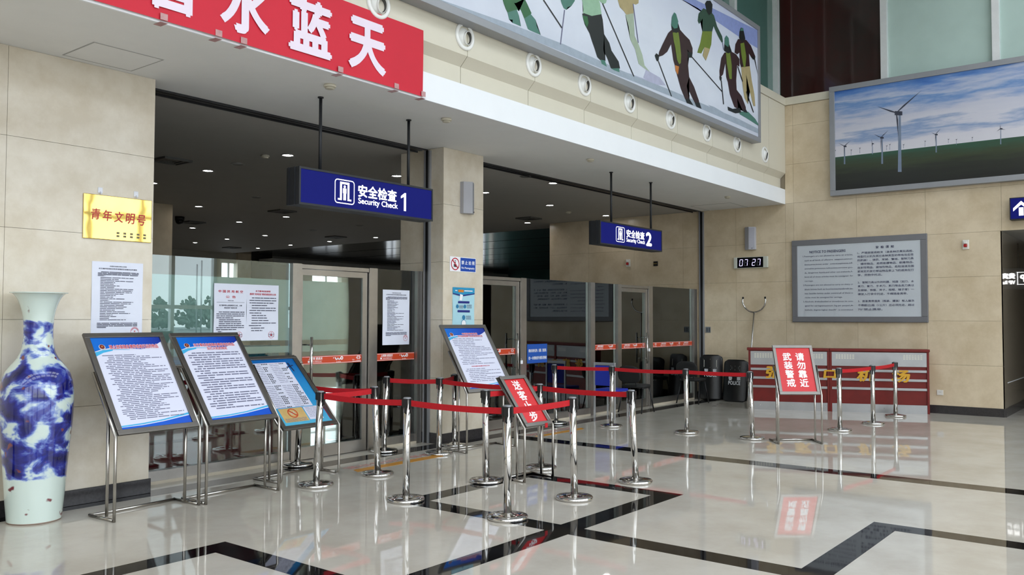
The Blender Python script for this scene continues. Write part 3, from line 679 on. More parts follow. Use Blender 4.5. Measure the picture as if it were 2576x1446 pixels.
# ================================================================ TILTED SIGN STANDS
def stand(lbl, x, y, rot, w, zb, Lb, tilt, db, rear, frac, fw, draw, group='steel sign stands', bent=False, drop=0.0):
    t = thing('sign_stand', lbl, 'sign stand', (x, y, 0), rot, group); r = 0.0125; hw = w/2
    T = Vector((0, math.sin(tilt), math.cos(tilt))); Nn = Vector((0, -math.cos(tilt), math.sin(tilt)))
    for s in (-1, 1):
        p0 = Vector((s*hw, 0, zb))
        up = p0+T*(Lb*frac)
        if bent: pts = [(s*hw, 0.05, r), (s*hw, 0.018, r+0.006), (s*hw, 0.004, r+0.022), (s*hw, 0, 0.06), tuple(p0), tuple(up)]
        else: pts = [(s*hw, 0, 0.002), tuple(p0), tuple(up)]
        MB().tube(pts, r, 12).build('leg', satin, t)
        MB().tube([(s*hw, 0.013 if not bent else 0.045, r), (s*hw, db, r)], r, 12).build('base_rail', satin, t)
        zt = zb+rear/math.tan(tilt)-0.035
        MB().tube([(s*(hw-0.03), rear, r*1.6), (s*(hw-0.03), rear, zt)], r, 12).build('rear_leg', satin, t)
    MB().tube([(-hw-0.0, db-0.02, r), (hw, db-0.02, r)], r, 12).build('rear_rail', satin, t)
    # board frame in its own tilted axes (u right, w out of the face, v up the slope)
    X = Vector((1, 0, 0)); org = Vector((-hw, 0, zb))+T*0.005-T*drop
    M = Matrix(((X.x, -Nn.x, T.x, org.x), (X.y, -Nn.y, T.y, org.y), (X.z, -Nn.z, T.z, org.z), (0, 0, 0, 1)))
    iw = 0.006; W0, W1 = iw+0.012, w-iw-0.012
    mb = MB(M); th = 0.022
    mb.box(W0, W1, -th, 0.004, 0, fw, 0.003).box(W0, W1, -th, 0.004, Lb-fw, Lb, 0.003).box(W0, W0+fw, -th, 0.004, fw, Lb-fw, 0.003).box(W1-fw, W1, -th, 0.004, fw, Lb-fw, 0.003)
    mb.build('board_frame', steel, t)
    MB(M).box(W0+fw*0.6, W1-fw*0.6, -0.008, 0.006, fw*0.6, Lb-fw*0.6).build('backing', blackp, t)
    draw(t, M @ Matrix.Translation((W0+fw, -0.009, fw)), W1-W0-2*fw, Lb-2*fw)
    return t
hdr = ramp_mat('poster_header_blue', [(0.0, C(8, 110, 210)), (0.45, C(14, 70, 185)), (0.8, C(24, 22, 110)), (1.0, C(28, 14, 84))], 'X', 1.0, 0.0, 0.25)
cyan = mat('poster_cyan', C(70, 178, 226), 0.3, noise=(5, 0.05)); foot = ramp_mat('poster_footer_blue', [(0.0, C(12, 90, 205)), (1.0, C(20, 60, 190))], 'X', 1.0, 0.0, 0.25)
gloss_paper = mat('laminated_poster_paper', C(222, 224, 242), 0.25, noise=(5, 0.02))
badge_m = mat('badge_silver', C(200, 200, 196), 0.4, noise=(9, 0.1)); badge_r = mat('badge_maroon', C(120, 34, 40), 0.4, noise=(9, 0.1))
def police_poster(titles, rows, seed, rowh, sub=None, para=False):
    def draw(t, M, w, h):
        MB(M).box(0, w, 0, 0.002, 0, h).build('poster', gloss_paper, t)
        e = -0.0007
        top = [(0, .845), (.10, .868), (.22, .882), (.36, .885), (.52, .872), (.66, .862), (.78, .872), (.90, .905), (1.0, .945)]
        o = MB().poly([(0, 0, h)]+[(u*w, 0, v*h) for u, v in top]+[(w, 0, h)]).build('printed_header', hdr, t); o.matrix_local = M @ Matrix.Translation((0, e, 0)); 
        mb = MB(M); mb.poly([(u*w, e*1.5, v*h) for u, v in ((0, .825), (.12, .852), (.26, .864), (.5, .858), (.5, .862), (.26, .872), (.12, .862), (0, .838))])
        mb.poly([(u*w, e, v*h) for u, v in ((0, .79), (.12, .832), (.26, .853), (.26, .864), (.12, .852), (0, .825))])
        mb.build('printed_swoosh', cyan, t); mb = MB(M)
        mb.poly([(u*w, e, v*h) for u, v in ((0, .042), (.3, .050), (.6, .068), (1, .115), (1, .095), (.6, .055), (.3, .036), (0, .028))])
        mb.m(1).poly([(u*w, e, v*h) for u, v in ((0, 0), (1, 0), (1, .085), (.6, .046), (.3, .028), (0, .024))])
        mb.build('printed_footer', [cyan, foot], t)
        mb = MB(M); disc(mb, .13*w, .895*h, .030*w*1.5, 2*e, 16); mb.m(1); disc(mb, .13*w, .90*h, .030*w*1.15, 3*e, 16); mb.m(2); star(mb, .13*w, .902*h, .016*w, 4*e)
        mb.build('printed_badge', [badge_m, badge_r, mat('badge_gold', C(226, 170, 60), 0.4, noise=(9, 0.1))], t)
        mb = MB(M)
        for body, cx, cz, tw, th in titles:
            mb.m(0); text(mb, body, cx*w, cz*h, th*h*1.08, tw*w*1.01, bold=0.06, y=3*e); mb.m(1); text(mb, body, cx*w, cz*h, th*h, tw*w, bold=0.016, y=4*e)
        mb.build('printed_title', [mat('title_outline', C(240, 226, 236), 0.4, noise=(5, 0.02)), red_ink], t)
        rng = random.Random(seed); mb = MB(M); v0, v1, n = rows; k = 0
        while k < n:
            v = v0-(v0-v1)*k/(n-1); u0 = rng.choice((.09, .09, .13, .16)) if not para else (.15 if k % 3 == 0 else .08)
            u1 = rng.uniform(.5, .96) if (not para and rng.random() < .75) else .95
            if para and k % 3 == 2: u1 = rng.uniform(.3, .9)
            if sub and sub[0]-0.02 < v < sub[0]+0.02: k += 1; continue
            dashes(mb, u0*w, u1*w, v*h, rowh*h, rng, e, (0.02*w/.6, 0.10*w/.6), 0.008); k += 1
        mb.build('printed_lines', mat('print_grey', C(112, 114, 142), 0.5, noise=(30, 0.2)), t)['kind'] = 'stuff'
        if sub: text(MB(M), sub[1], .5*w, sub[0]*h, 0.016*h, .45*w, bold=0.02, y=2*e).build('printed_subtitle', red_ink, t)
    return draw
stand('steel stand with prohibited items poster beside the blue and white vase', 3.789, 6.671, 0.056, 0.763, 0.666, 0.975, 0.617, 0.36, 0.16, 0.62, 0.045,
      police_poster([('禁止旅客随身携带或者托运的物品', .58, .893, .70, .044)], (.80, .10, 36), 3, .0085))
stand('steel stand with liquids and lighters poster right of the first poster stand', 4.599, 6.671, 0.026, 0.762, 0.668, 1.015, 0.690, 0.36, 0.16, 0.62, 0.045,
      police_poster([('关于乘机旅客随身携带液态物品', .58, .899, .68, .038), ('及打火机的规定', .60, .852, .34, .036)], (.80, .13, 25), 4, .0125, None, True))
def luggage_poster(t, M, w, h):
    sky = ramp_mat('poster_sky', [(0.0, C(90, 190, 226)), (0.35, C(40, 150, 210)), (1.0, C(0, 96, 170))], 'Z', 1.15, 0.0, 0.25, 0.35, (3, 3, 3))
    o = MB().box(0, w, 0, 0.002, 0, h).build('poster', sky, t); o.matrix_local = M
    e = -0.0007; mb = MB(M); rect(mb, .03*w, .80*w, .26*h, .95*h, e); mb.m(1); rect(mb, .06*w, .55*w, .05*h, .25*h, e); mb.m(0); rect(mb, .57*w, .86*w, .06*h, .25*h, e)
    mb.build('printed_fields', [gloss_paper, mat('poster_yellow', C(220, 186, 120), 0.35, noise=(8, 0.15))], t)
    rng = random.Random(5); a = MB(M); b = MB(M)
    for col in (.06, .43):
        for k in range(26):
            v = .93-.66*k/25
            if abs(v-.62) < .015: continue
            dashes(a, col*w, (col+.19)*w, v*h, .006*h, rng, 2*e, (.02, .09), .006)
            if rng.random() < .85:
                for q in range(rng.choice((2, 3, 4))): rect(b, (col+.21+.035*q)*w, (col+.235+.035*q)*w, (v-.008)*h, (v+.008)*h, 2*e)
    for k in range(7): dashes(a, .60*w, .83*w, (.235-.022*k)*h, .005*h, rng, 2*e, (.02, .07), .006)
    for k in range(4): dashes(a, .09*w, .52*w, (.10-.013*k)*h, .005*h, rng, 2*e, (.02, .07), .006)
    a.build('printed_lines', mat('print_grey', C(92, 94, 124), 0.5), t)['kind'] = 'stuff'; b.build('printed_thumbnails', mat('thumb_grey', C(70, 78, 92), 0.5, noise=(60, 0.5)), t)['kind'] = 'stuff'
    mb = MB(M); ring(mb, .30*w, .175*h, .068*w*1.15, .085*w*1.15, 4*e, 28); c45 = .077*w*1.15*.7
    mb.add([(.30*w-c45-.006, 4*e, .175*h+c45-.006), (.30*w-c45+.006, 4*e, .175*h+c45+.006), (.30*w+c45+.006, 4*e, .175*h-c45+.006), (.30*w+c45-.006, 4*e, .175*h-c45-.006)], [(0, 1, 2, 3)])
    mb.m(1)
    for q in range(9): rect(mb, (.255+.011*q)*w, (.262+.011*q)*w, (.150+.004*(q % 3))*h, (.185+.008*(q % 4))*h, 2*e)
    mb.build('printed_prohibition', [mat('prohibition_orange', C(214, 84, 46), 0.4, noise=(8, 0.05)), badge_m], t)
    mb = MB(M); cx, cz = .83*w, .88*h
    mb.poly([(cx-.01, 2*e, cz+.05), (cx+.012, 2*e, cz+.05), (cx+.03, 2*e, cz-.07), (cx+.015, 2*e, cz-.07)]); mb.poly([(cx-.045, 2*e, cz-.005), (cx+.055, 2*e, cz+.02), (cx+.055, 2*e, cz+.008), (cx-.04, 2*e, cz-.022)])
    mb.build('printed_plane', mat('poster_navy', C(20, 40, 86), 0.4, noise=(8, 0.05)), t)
    MB(M).box(w*.90, w*.96, e*2-.003, e*2, -0.05, 0.0).box(w*.98, w*.985, e*2-.006, e*2, .03*h, .30*h).build('red_tape', belt_m, t)
stand('low steel stand with sky blue baggage rules poster behind the front stanchion', 5.564, 6.936, 0.044, 0.743, 0.503, 0.985, 0.80, 0.42, 0.22, 1.0, 0.045, luggage_poster, bent=True)
stand('steel stand with power bank rules poster in front of the middle pillar', 8.150, 6.726, -0.123, 0.81, 0.707, 0.978, 0.599, 0.36, 0.18, 0.62, 0.05,
      police_poster([('中国民用航空局', .58, .905, .38, .030), ('关于民航旅客携带“充电宝”乘机规定的公告', .57, .865, .62, .032)], (.825, .12, 26), 6, .0085, (.36, '充电宝额定能量的判定方法')))
redpanel = mat('red_sign_panel', C(214, 30, 38), 0.25, noise=(4, 0.05))
def red_sign(cols, ch, colx, xs=1.0):
    def draw(t, M, w, h):
        MB(M).box(0, w, 0, 0.002, 0, h).build('red_panel', redpanel, t); mb = MB(M)
        for cx, body, z0, z1 in cols:
            n = len(body)
            for i, c in enumerate(body): text(mb, c, cx*w, (z0+(z1-z0)*i/(n-1))*h, ch*w, ch*w*xs, bold=0.022, y=-0.0009, res=4)
        mb.build('lettering', white_ink, t)
    return draw
stand('narrow red sign stand reading stop here for those seeing passengers off', 6.941, 5.113, -0.087, 0.426, 0.528, 0.611, 0.676, 0.30, 0.13, 1.0, 0.042,
      red_sign([(.5, '送客止步', .86, .14)], .36, .5))
stand('red armed guard warning sign stand in front of the red counter', 11.042, 3.948, -0.887, 0.564, 0.628, 0.694, 0.451, 0.36, 0.16, 0.6, 0.04,
      red_sign([(.30, '武装警戒', .80, .20), (.68, '请勿靠近', .80, .20)], .24, .5))
stand_tape = bpy.data.objects['sign_stand.004'] if 'sign_stand.004' in bpy.data.objects else None
if stand_tape: MB().box(0.06, 0.10, -0.03, -0.026, 0.515, 0.56).build('red_tape', belt_m, stand_tape)

# ================================================================ BLUE AND WHITE VASE
def vase_material():
    m = bpy.data.materials.new('blue_white_porcelain'); m.use_nodes = True; nt = m.node_tree; N = nt.nodes; L = nt.links; p = N['Principled BSDF']
    p.inputs['Roughness'].default_value = 0.08; p.inputs['Coat Weight'].default_value = 0.5
    tc = N.new('ShaderNodeTexCoord'); mp = N.new('ShaderNodeMapping'); mp.inputs['Scale'].default_value = (2.5, 2.5, 3.6); L.new(tc.outputs['Object'], mp.inputs[0])
    n = N.new('ShaderNodeTexNoise'); n.inputs['Scale'].default_value = 1.9; n.inputs['Detail'].default_value = 4; n.inputs['Distortion'].default_value = 0.35; L.new(mp.outputs[0], n.inputs['Vector'])
    sp = N.new('ShaderNodeSeparateXYZ'); L.new(tc.outputs['Object'], sp.inputs[0])
    def rng(a, b, c, d):
        r = N.new('ShaderNodeMapRange'); r.inputs[1].default_value = a; r.inputs[2].default_value = b; r.inputs[3].default_value = c; r.inputs[4].default_value = d; L.new(sp.outputs['Z'], r.inputs[0]); return r.outputs[0]
    lo = rng(0.24, 0.36, -0.6, 0.0); hi = rng(1.56, 1.70, 0.0, -0.6); mid = rng(1.30, 1.36, 0.0, 0.0)
    a1 = N.new('ShaderNodeMath'); L.new(n.outputs['Fac'], a1.inputs[0]); L.new(lo, a1.inputs[1])
    a2 = N.new('ShaderNodeMath'); L.new(a1.outputs[0], a2.inputs[0]); L.new(hi, a2.inputs[1])
    cr = N.new('ShaderNodeValToRGB'); e = cr.color_ramp.elements
    e[0].position = 0.40; e[0].color = C(206, 220, 212); e[1].position = 0.68; e[1].color = C(12, 12, 72)
    for pos, c in ((0.435, C(196, 212, 214)), (0.475, C(110, 132, 196)), (0.515, C(40, 50, 150)), (0.575, C(22, 26, 108))):
        k = e.new(pos); k.color = c
    L.new(a2.outputs[0], cr.inputs[0])
    n3 = N.new('ShaderNodeTexNoise'); n3.inputs['Scale'].default_value = 9; L.new(tc.outputs['Object'], n3.inputs['Vector'])
    r3 = N.new('ShaderNodeMapRange'); r3.inputs[1].default_value = 0.66; r3.inputs[2].default_value = 0.70; L.new(n3.outputs['Fac'], r3.inputs[0])
    mx = N.new('ShaderNodeMix'); mx.data_type = 'RGBA'; mx.inputs[7].default_value = C(120, 62, 66); L.new(r3.outputs[0], mx.inputs[0]); L.new(cr.outputs[0], mx.inputs[6]); L.new(mx.outputs[2], p.inputs['Base Color'])
    return m
vm = vase_material(); porcelain = mat('celadon_glaze', C(206, 220, 212), 0.08, coat=0.5, noise=(5, 0.03))
t = thing('floor_vase', 'tall blue and white porcelain floor vase with landscape painting against the marble pier', 'vase', (3.055, 7.225, 0))
prof = [(0.190, 0.0), (0.196, 0.012), (0.200, 0.06), (0.211, 0.18), (0.226, 0.38), (0.244, 0.60), (0.262, 0.80), (0.266, 0.95), (0.262, 1.04), (0.250, 1.11), (0.226, 1.18), (0.186, 1.235), (0.148, 1.285), (0.120, 1.35), (0.108, 1.43), (0.107, 1.52), (0.111, 1.60), (0.124, 1.67), (0.150, 1.745), (0.182, 1.79), (0.208, 1.80), (0.209, 1.806), (0.198, 1.806), (0.172, 1.785), (0.14, 1.74), (0.112, 1.67), (0.095, 1.55)]
def smooth_prof(p, k=4):
    out = []
    for i in range(len(p)-1):
        p0 = p[max(i-1, 0)]; p1 = p[i]; p2 = p[i+1]; p3 = p[min(i+2, len(p)-1)]
        for j in range(k):
            f = j/k; out.append(tuple(0.5*((2*p1[a])+(-p0[a]+p2[a])*f+(2*p0[a]-5*p1[a]+4*p2[a]-p3[a])*f*f+(-p0[a]+3*p1[a]-3*p2[a]+p3[a])*f**3) for a in (0, 1)))
    return out+[p[-1]]
MB().lathe(smooth_prof(prof[1:21]), n=64, cap=False).build('body', vm, t)
MB().lathe(prof[:2], n=64).build('foot_ring', mat('raw_clay_foot', C(150, 130, 116), 0.7, noise=(12, 0.1)), t)
MB().lathe(prof[20:], n=64, cap=False).build('rim', porcelain, t)

# ================================================================ SKI BILLBOARD
YK = 5.88
def zoomed(x0, y0, s): return lambda pts: [(x0+a/s, y0+b/s) for a, b in pts]
kx1, kz0, kz1, kx0 = ony(1912, 354, YK).x, 4.735, 6.82, 2.6
t = thing('ski_billboard', 'huge wall billboard of skiers on snow above the cornice', 'billboard', ((kx0+kx1)/2, YK, kz0)); kc = (kx0+kx1)/2; w = (kx1-kx0)/2; h = kz1-kz0; fw = 0.085
mb = MB()
for a in ((-w, w, 0, fw), (-w, w, h-fw, h), (-w, -w+fw, fw, h-fw), (w-fw, w, fw, h-fw)): mb.box(a[0], a[1], -0.02, 0.15, a[2], a[3], 0.004)
mb.build('frame', greyfr, t)
snow = ramp_mat('printed_snow', [(0.0, C(196, 202, 216)), (0.4, C(216, 222, 234)), (0.75, C(206, 212, 230)), (1.0, C(186, 194, 222))], 'Z', 0.35, 0.1, 0.35, 0.75, (0.8, 1, 1.4))
MB().box(-w+fw, w-fw, 0.0, 0.01, fw, h-fw).build('snow_print', snow, t)
K = lambda x, y, d: (lambda p: (p.x-kc, -d, p.z-kz0))(ony(x, y, YK-0.001))
def clipz(pts, d):
    out = []
    for x, y in pts:
        p = K(x, y, d); out.append((max(-w+fw+0.002, min(w-fw-0.002, p[0])), -d, max(fw+0.002, min(h-fw-0.002, p[2]))))
    return out
INK = {}
def ink(n, c): INK.setdefault(n, mat('print_'+n, c, 0.4, noise=(9, 0.12))); return INK[n]
cols = dict(green=C(34, 96, 50), teal=C(70, 122, 108), pale=C(150, 188, 158), black=C(9, 12, 13), maroon=C(48, 15, 20), lime=C(110, 128, 44), dgreen=C(44, 74, 58), sage=C(166, 182, 160), tan=C(176, 160, 116), grey=C(120, 128, 138), lav=C(178, 180, 204), blue=C(140, 154, 208), orange=C(196, 120, 52), gr2=C(160, 172, 186), white=C(236, 240, 244))
names = list(cols); mats_k = [ink(n, cols[n]) for n in names]
Z1, Z2, Z3, Z4 = zoomed(1240, 0, 12.05), zoomed(1400, 0, 7.229), zoomed(1630, 20, 5.355), zoomed(1740, 0, 4.383)
LY = {}; NSH = [0]
def shape(fig, cname, pts, lvl=1):
    LY.setdefault(fig, MB()).m(names.index(cname)); mb = LY[fig]
    NSH[0] += 1; P = clipz(pts, 0.0015*lvl+0.00004*NSH[0])
    bm = bmesh.new(); vv = [bm.verts.new(p) for p in P]
    try: f = bm.faces.new(vv); bmesh.ops.triangulate(bm, faces=[f]); mb.bm(bm)
    except ValueError: bm.free()
def pole(fig, cname, a, b, r=2.2, lvl=2):
    (x0, y0), (x1, y1) = a, b; n = math.hypot(x1-x0, y1-y0); px, py = -(y1-y0)/n*r/2, (x1-x0)/n*r/2
    shape(fig, cname, [(x0+px, y0+py), (x1+px, y1+py), (x1-px, y1-py), (x0-px, y0-py)], lvl)
S = 'printed_scenery'
shape(S, 'blue', [(1690, -30), (1916, 66), (1916, 128), (1870, 100), (1800, 52), (1755, 20), (1700, -10)], 1)
shape(S, 'lav', [(1556, 178), (1585, 185), (1640, 205), (1672, 222), (1650, 226), (1600, 206), (1565, 192)], 1)
shape(S, 'lav', [(1625, 175), (1660, 195), (1675, 215), (1640, 212), (1618, 195)], 1)
shape(S, 'gr2', Z4([(180, 1155), (250, 1180), (360, 1245), (350, 1252), (240, 1210)]), 1)
shape(S, 'gr2', [(1062, 4), (1300, 66), (1420, 112), (1560, 176), (1700, 232), (1860, 300), (1912, 326), (1912, 338), (1840, 306), (1690, 243), (1540, 184), (1400, 124), (1280, 76), (1058, 12)], 1)
f = 'printed_skier'
shape(f, 'green', Z1([(285, -40), (330, 120), (390, 280), (440, 380), (480, 375), (720, 290), (790, 340), (640, 90), (700, 90), (850, 320), (950, 560), (1150, 430), (1170, 400), (1040, 120), (960, -40)]), 1)
shape(f, 'teal', Z1([(440, 380), (490, 590), (600, 600), (590, 690), (850, 800), (800, 600), (790, 480), (720, 290)]), 1); shape(f, 'teal', Z1([(950, 560), (1060, 880), (1120, 920), (1450, 1060), (1330, 800), (1290, 600), (1150, 430)]), 1)
pole(f, 'black', Z1([(1530, 0)])[0], Z1([(2090, 850)])[0], 3)
f = 'printed_skier.001'
shape(f, 'teal', Z2([(60, -40), (90, 60), (130, 150), (180, 180), (200, 130), (270, 110), (330, 20), (340, -40)]), 1)
shape(f, 'pale', Z2([(450, -40), (470, 40), (490, 180), (480, 240), (640, 290), (820, 270), (790, 60), (770, 10), (850, 80), (900, 50), (920, -40)]), 1)
shape(f, 'black', Z2([(465, 250), (500, 240), (640, 290), (815, 258), (840, 360), (865, 620), (960, 780), (1000, 920), (1130, 1120), (1155, 1245), (1060, 1260), (985, 1240), (930, 1080), (850, 905), (885, 1060), (890, 1110), (800, 1100), (740, 1040), (690, 880), (640, 740), (600, 610), (510, 440)]), 1)
shape(f, 'green', Z2([(470, 280), (560, 300), (580, 420), (550, 500), (490, 370)]), 2)
shape(f, 'teal', Z2([(800, 1085), (880, 1100), (915, 1215), (820, 1160)]), 1); shape(f, 'teal', Z2([(990, 1245), (1140, 1240), (1145, 1315), (1050, 1280)]), 1)
pole(f, 'black', Z2([(835, 60)])[0], Z2([(1405, 1390)])[0], 2.4); pole(f, 'grey', Z2([(145, 180)])[0], Z2([(70, 810)])[0], 2.4)
f = 'printed_skier.002'
shape(f, 'tan', Z2([(1100, -40), (1150, 130), (1220, 200), (1270, 270), (1400, 240), (1395, 70), (1440, 85), (1490, 60), (1495, -40)]), 1)
shape(f, 'sage', Z2([(1250, 270), (1400, 240), (1415, 640), (1500, 830), (1560, 1000), (1600, 1190), (1700, 1310), (1620, 1260), (1490, 1160), (1430, 900), (1340, 720), (1310, 480)]), 1)
pole(f, 'grey', Z2([(1390, 70)])[0], Z2([(1485, 780)])[0], 2.2)
def suit(f, Z, body, vest, legs, head, hat, gl, poles, legc='maroon'):
    shape(f, 'maroon', Z(body), 1); shape(f, 'lime', Z(vest), 2); shape(f, legc, Z(legs), 1); shape(f, 'black', Z(head), 2); shape(f, 'teal', Z(hat), 3)
    for g in gl: shape(f, 'black', Z(g), 2)
    for a, b in poles: pole(f, 'black', Z([a])[0], Z([b])[0], 2.2)
suit('printed_skier.003', Z3, [(310, 300), (270, 340), (200, 480), (150, 590), (140, 660), (200, 640), (260, 590), (310, 490), (340, 700), (360, 770), (540, 780), (530, 560), (560, 600), (600, 620), (600, 540), (560, 430), (500, 370), (420, 280)],
     [(330, 330), (410, 330), (430, 480), (445, 640), (440, 740), (420, 760), (390, 700), (370, 560), (345, 440)],
     [(360, 770), (540, 770), (555, 930), (620, 1060), (690, 1260), (660, 1330), (620, 1260), (520, 1050), (560, 1180), (555, 1240), (500, 1230), (440, 1080), (390, 900)],
     [(320, 300), (310, 220), (330, 170), (390, 160), (405, 240), (430, 290), (380, 340)], [(310, 230), (320, 120), (350, 60), (375, 80), (405, 180), (395, 270), (350, 280)],
     [[(90, 640), (110, 610), (150, 640), (140, 720), (115, 715)], [(530, 590), (600, 600), (590, 670), (540, 670)], [(500, 1220), (560, 1230), (610, 1310), (520, 1280)], [(630, 1280), (690, 1270), (720, 1360), (650, 1330)]],
     [((140, 720), (315, 1190)), ((590, 660), (1000, 1130))])
shape('printed_skier.003', 'orange', Z3([(360, 770), (415, 790), (400, 900), (370, 850)]), 3)
f = 'printed_skier.004'
shape(f, 'dgreen', Z4([(130, 90), (75, 150), (65, 230), (80, 265), (100, 240), (120, 200), (118, 350), (225, 350), (240, 290), (290, 400), (330, 470), (345, 460), (335, 400), (280, 290), (245, 170), (220, 140)]), 1)
shape(f, 'black', Z4([(145, 40), (165, 8), (205, 8), (228, 50), (222, 140), (190, 170), (165, 130)]), 2)
shape(f, 'lime', Z4([(118, 345), (225, 345), (215, 490), (180, 600), (155, 670), (120, 610), (140, 520), (105, 590), (60, 580), (95, 470)]), 1); shape(f, 'tan', Z4([(140, 520), (200, 540), (180, 600), (155, 670), (120, 610)]), 2); pole(f, 'grey', Z4([(338, 465)])[0], Z4([(352, 550)])[0], 1.6)
suit('printed_skier.005', Z4, [(360, 580), (325, 640), (305, 780), (310, 860), (345, 820), (370, 700), (380, 850), (395, 900), (490, 890), (500, 720), (525, 735), (525, 650), (490, 600), (440, 570)],
     [(375, 580), (420, 575), (440, 720), (440, 870), (415, 870), (385, 700)], [(395, 890), (490, 890), (495, 990), (550, 1060), (595, 1180), (600, 1230), (565, 1225), (500, 1080), (520, 1180), (510, 1200), (470, 1180), (420, 1040)],
     [(355, 560), (360, 480), (410, 480), (440, 570), (400, 590)], [(360, 490), (362, 420), (380, 390), (405, 420), (412, 480), (400, 520)],
     [[(303, 840), (330, 850), (325, 900), (308, 880)], [(395, 1175), (450, 1200), (530, 1190), (545, 1240), (480, 1250), (400, 1215)], [(560, 1210), (600, 1210), (615, 1245), (575, 1235)]],
     [((325, 890), (350, 1150)), ((505, 730), (560, 900))])
shape('printed_skier.005', 'teal', Z4([(520, 1230), (620, 1230), (700, 1310), (745, 1370), (745, 1390), (600, 1300), (530, 1260)]), 1)
suit('printed_skier.006', Z4, [(510, 430), (480, 490), (472, 580), (500, 600), (525, 580), (530, 700), (550, 760), (640, 740), (630, 590), (660, 640), (695, 655), (700, 620), (650, 500), (600, 440)],
     [(535, 480), (575, 470), (600, 620), (590, 740), (570, 740), (545, 600)], [(545, 740), (640, 730), (660, 880), (690, 1040), (700, 1170), (680, 1170), (640, 1010), (600, 820), (605, 1020), (620, 1150), (580, 1080), (555, 900)],
     [(520, 420), (525, 350), (540, 305), (565, 310), (590, 430), (555, 470)], [(530, 340), (545, 306), (562, 312), (570, 340)],
     [[(660, 620), (700, 625), (695, 658), (670, 655)]], [((693, 655), (750, 830)), ((600, 1010), (680, 1240))], 'tan')
for n, mb in LY.items(): mb.build(n.split('.')[0], mats_k, t)

# ================================================================ WIND TURBINE BILLBOARD
XB = XE-0.13
a = onx(2083.7, 220.7, XB); b = onx(2092, 493.3, XB); by0 = (a.y+b.y)/2; by1 = -0.6; bz0, bz1 = b.z, a.z
t = thing('wind_farm_billboard', 'wide framed billboard of wind turbines over dark green plains on the end wall', 'billboard', (XB, (by0+by1)/2, bz0), -math.pi/2); bc = (by0+by1)/2; w = (by0-by1)/2; h = bz1-bz0; fw = 0.095
mb = MB()
for q in ((-w, w, 0, fw), (-w, w, h-fw, h), (-w, -w+fw, fw, h-fw), (w-fw, w, fw, h-fw)): mb.box(q[0], q[1], -0.025, 0.125, q[2], q[3], 0.004)
mb.build('frame', greyfr, t)
skyp = ramp_mat('printed_cloudy_sky', [(0.0, C(214, 214, 220)), (0.40, C(206, 204, 212)), (0.50, C(130, 152, 188)), (0.56, C(200, 200, 210)), (0.68, C(190, 192, 206)), (0.78, C(104, 140, 190)), (0.84, C(176, 184, 204)), (0.93, C(90, 130, 190)), (1.0, C(48, 96, 170))], 'Z', 0.52, -0.05, 0.3, 0.62, (0.5, 1, 3.4))
landp = ramp_mat('printed_plains', [(0.0, C(22, 24, 22)), (0.35, C(36, 40, 32)), (0.55, C(52, 62, 40)), (0.8, C(44, 84, 66)), (1.0, C(80, 120, 104))], 'Z', 1.25, -0.12, 0.3, 0.55, (0.9, 1, 9))
B = lambda x, y, d: (lambda p: (bc-p.y, -d, p.z-bz0))(onx(x, y, XB))
hzl = B(2098, 397, 0)[2]; hzr = B(2576, 341, 0)[2]; hzm = (hzl+hzr)/2
MB().box(-w+fw, w-fw, 0.0, 0.01, hzm, h-fw).build('sky_print', skyp, t)
MB().box(-w+fw, w-fw, -0.0005, 0.01, fw, hzm).build('plains_print', landp, t)
tow = ink('tower', C(120, 134, 156)); bld = ink('blade', C(52, 56, 72))
ZW = zoomed(2080, 160, 4.252)
def turbine(hub, base, tw, blades, bw=7, neg=0):
    mb = MB(); q = lambda x, y, d=0.0015: B(*ZW([(x, y)])[0], d)
    mb.poly([q(base[0]-tw, base[1]), q(base[0]+tw, base[1]), q(base[0]+tw*0.55, hub[1]), q(base[0]-tw*0.55, hub[1])])
    mb.m(1)
    for e in blades:
        n = math.hypot(e[0]-hub[0], e[1]-hub[1]); ux, uy = (e[1]-hub[1])/n*bw, -(e[0]-hub[0])/n*bw; mx, my = hub[0]+(e[0]-hub[0])*.3, hub[1]+(e[1]-hub[1])*.3
        mb.poly([q(hub[0]+ux*.4, hub[1]+uy*.4, .003), q(mx+ux, my+uy, .003), q(e[0], e[1], .003), q(mx-ux*.5, my-uy*.5, .003), q(hub[0]-ux*.4, hub[1]-uy*.4, .003)])
    s = bw*1.6; mb.poly([q(hub[0]-s, hub[1]-s, .004), q(hub[0]+s*3.6, hub[1]-s*.8, .004), q(hub[0]+s*3.6, hub[1]+s*1.6, .004), q(hub[0]-s, hub[1]+s*1.5, .004)])
    mb.build('turbine_print', [tow, bld], t)
turbine((745, 525), (780, 1158), 20, [(1018, 282), (540, 458), (765, 780)], 11)
turbine((580, 790), (592, 1072), 10, [(662, 710), (500, 752), (578, 935)], 5)
turbine((188, 882), (190, 1075), 8, [(256, 824), (122, 848), (184, 980)], 4)
turbine((1163, 757), (1170, 950), 7, [(1220, 694), (1118, 738), (1160, 850)], 4)
turbine((1858, 695), (1860, 862), 6, [(1856, 650), (1915, 710), (1815, 727)], 3.5)
turbine((487, 855), (488, 968), 5, [(476, 805), (515, 858), (478, 890)], 2.5)
for px, py, pb in ((88, 930, 1000), (352, 905, 958), (673, 865, 920), (820, 868, 905), (1050, 830, 888), (1300, 810, 850), (1555, 790, 825), (260, 925, 975), (1385, 812, 870), (640, 880, 925)):
    turbine((px, py), (px, pb), 2.5, [(px+14, py-14), (px-14, py-6), (px+2, py+20)], 1.5)

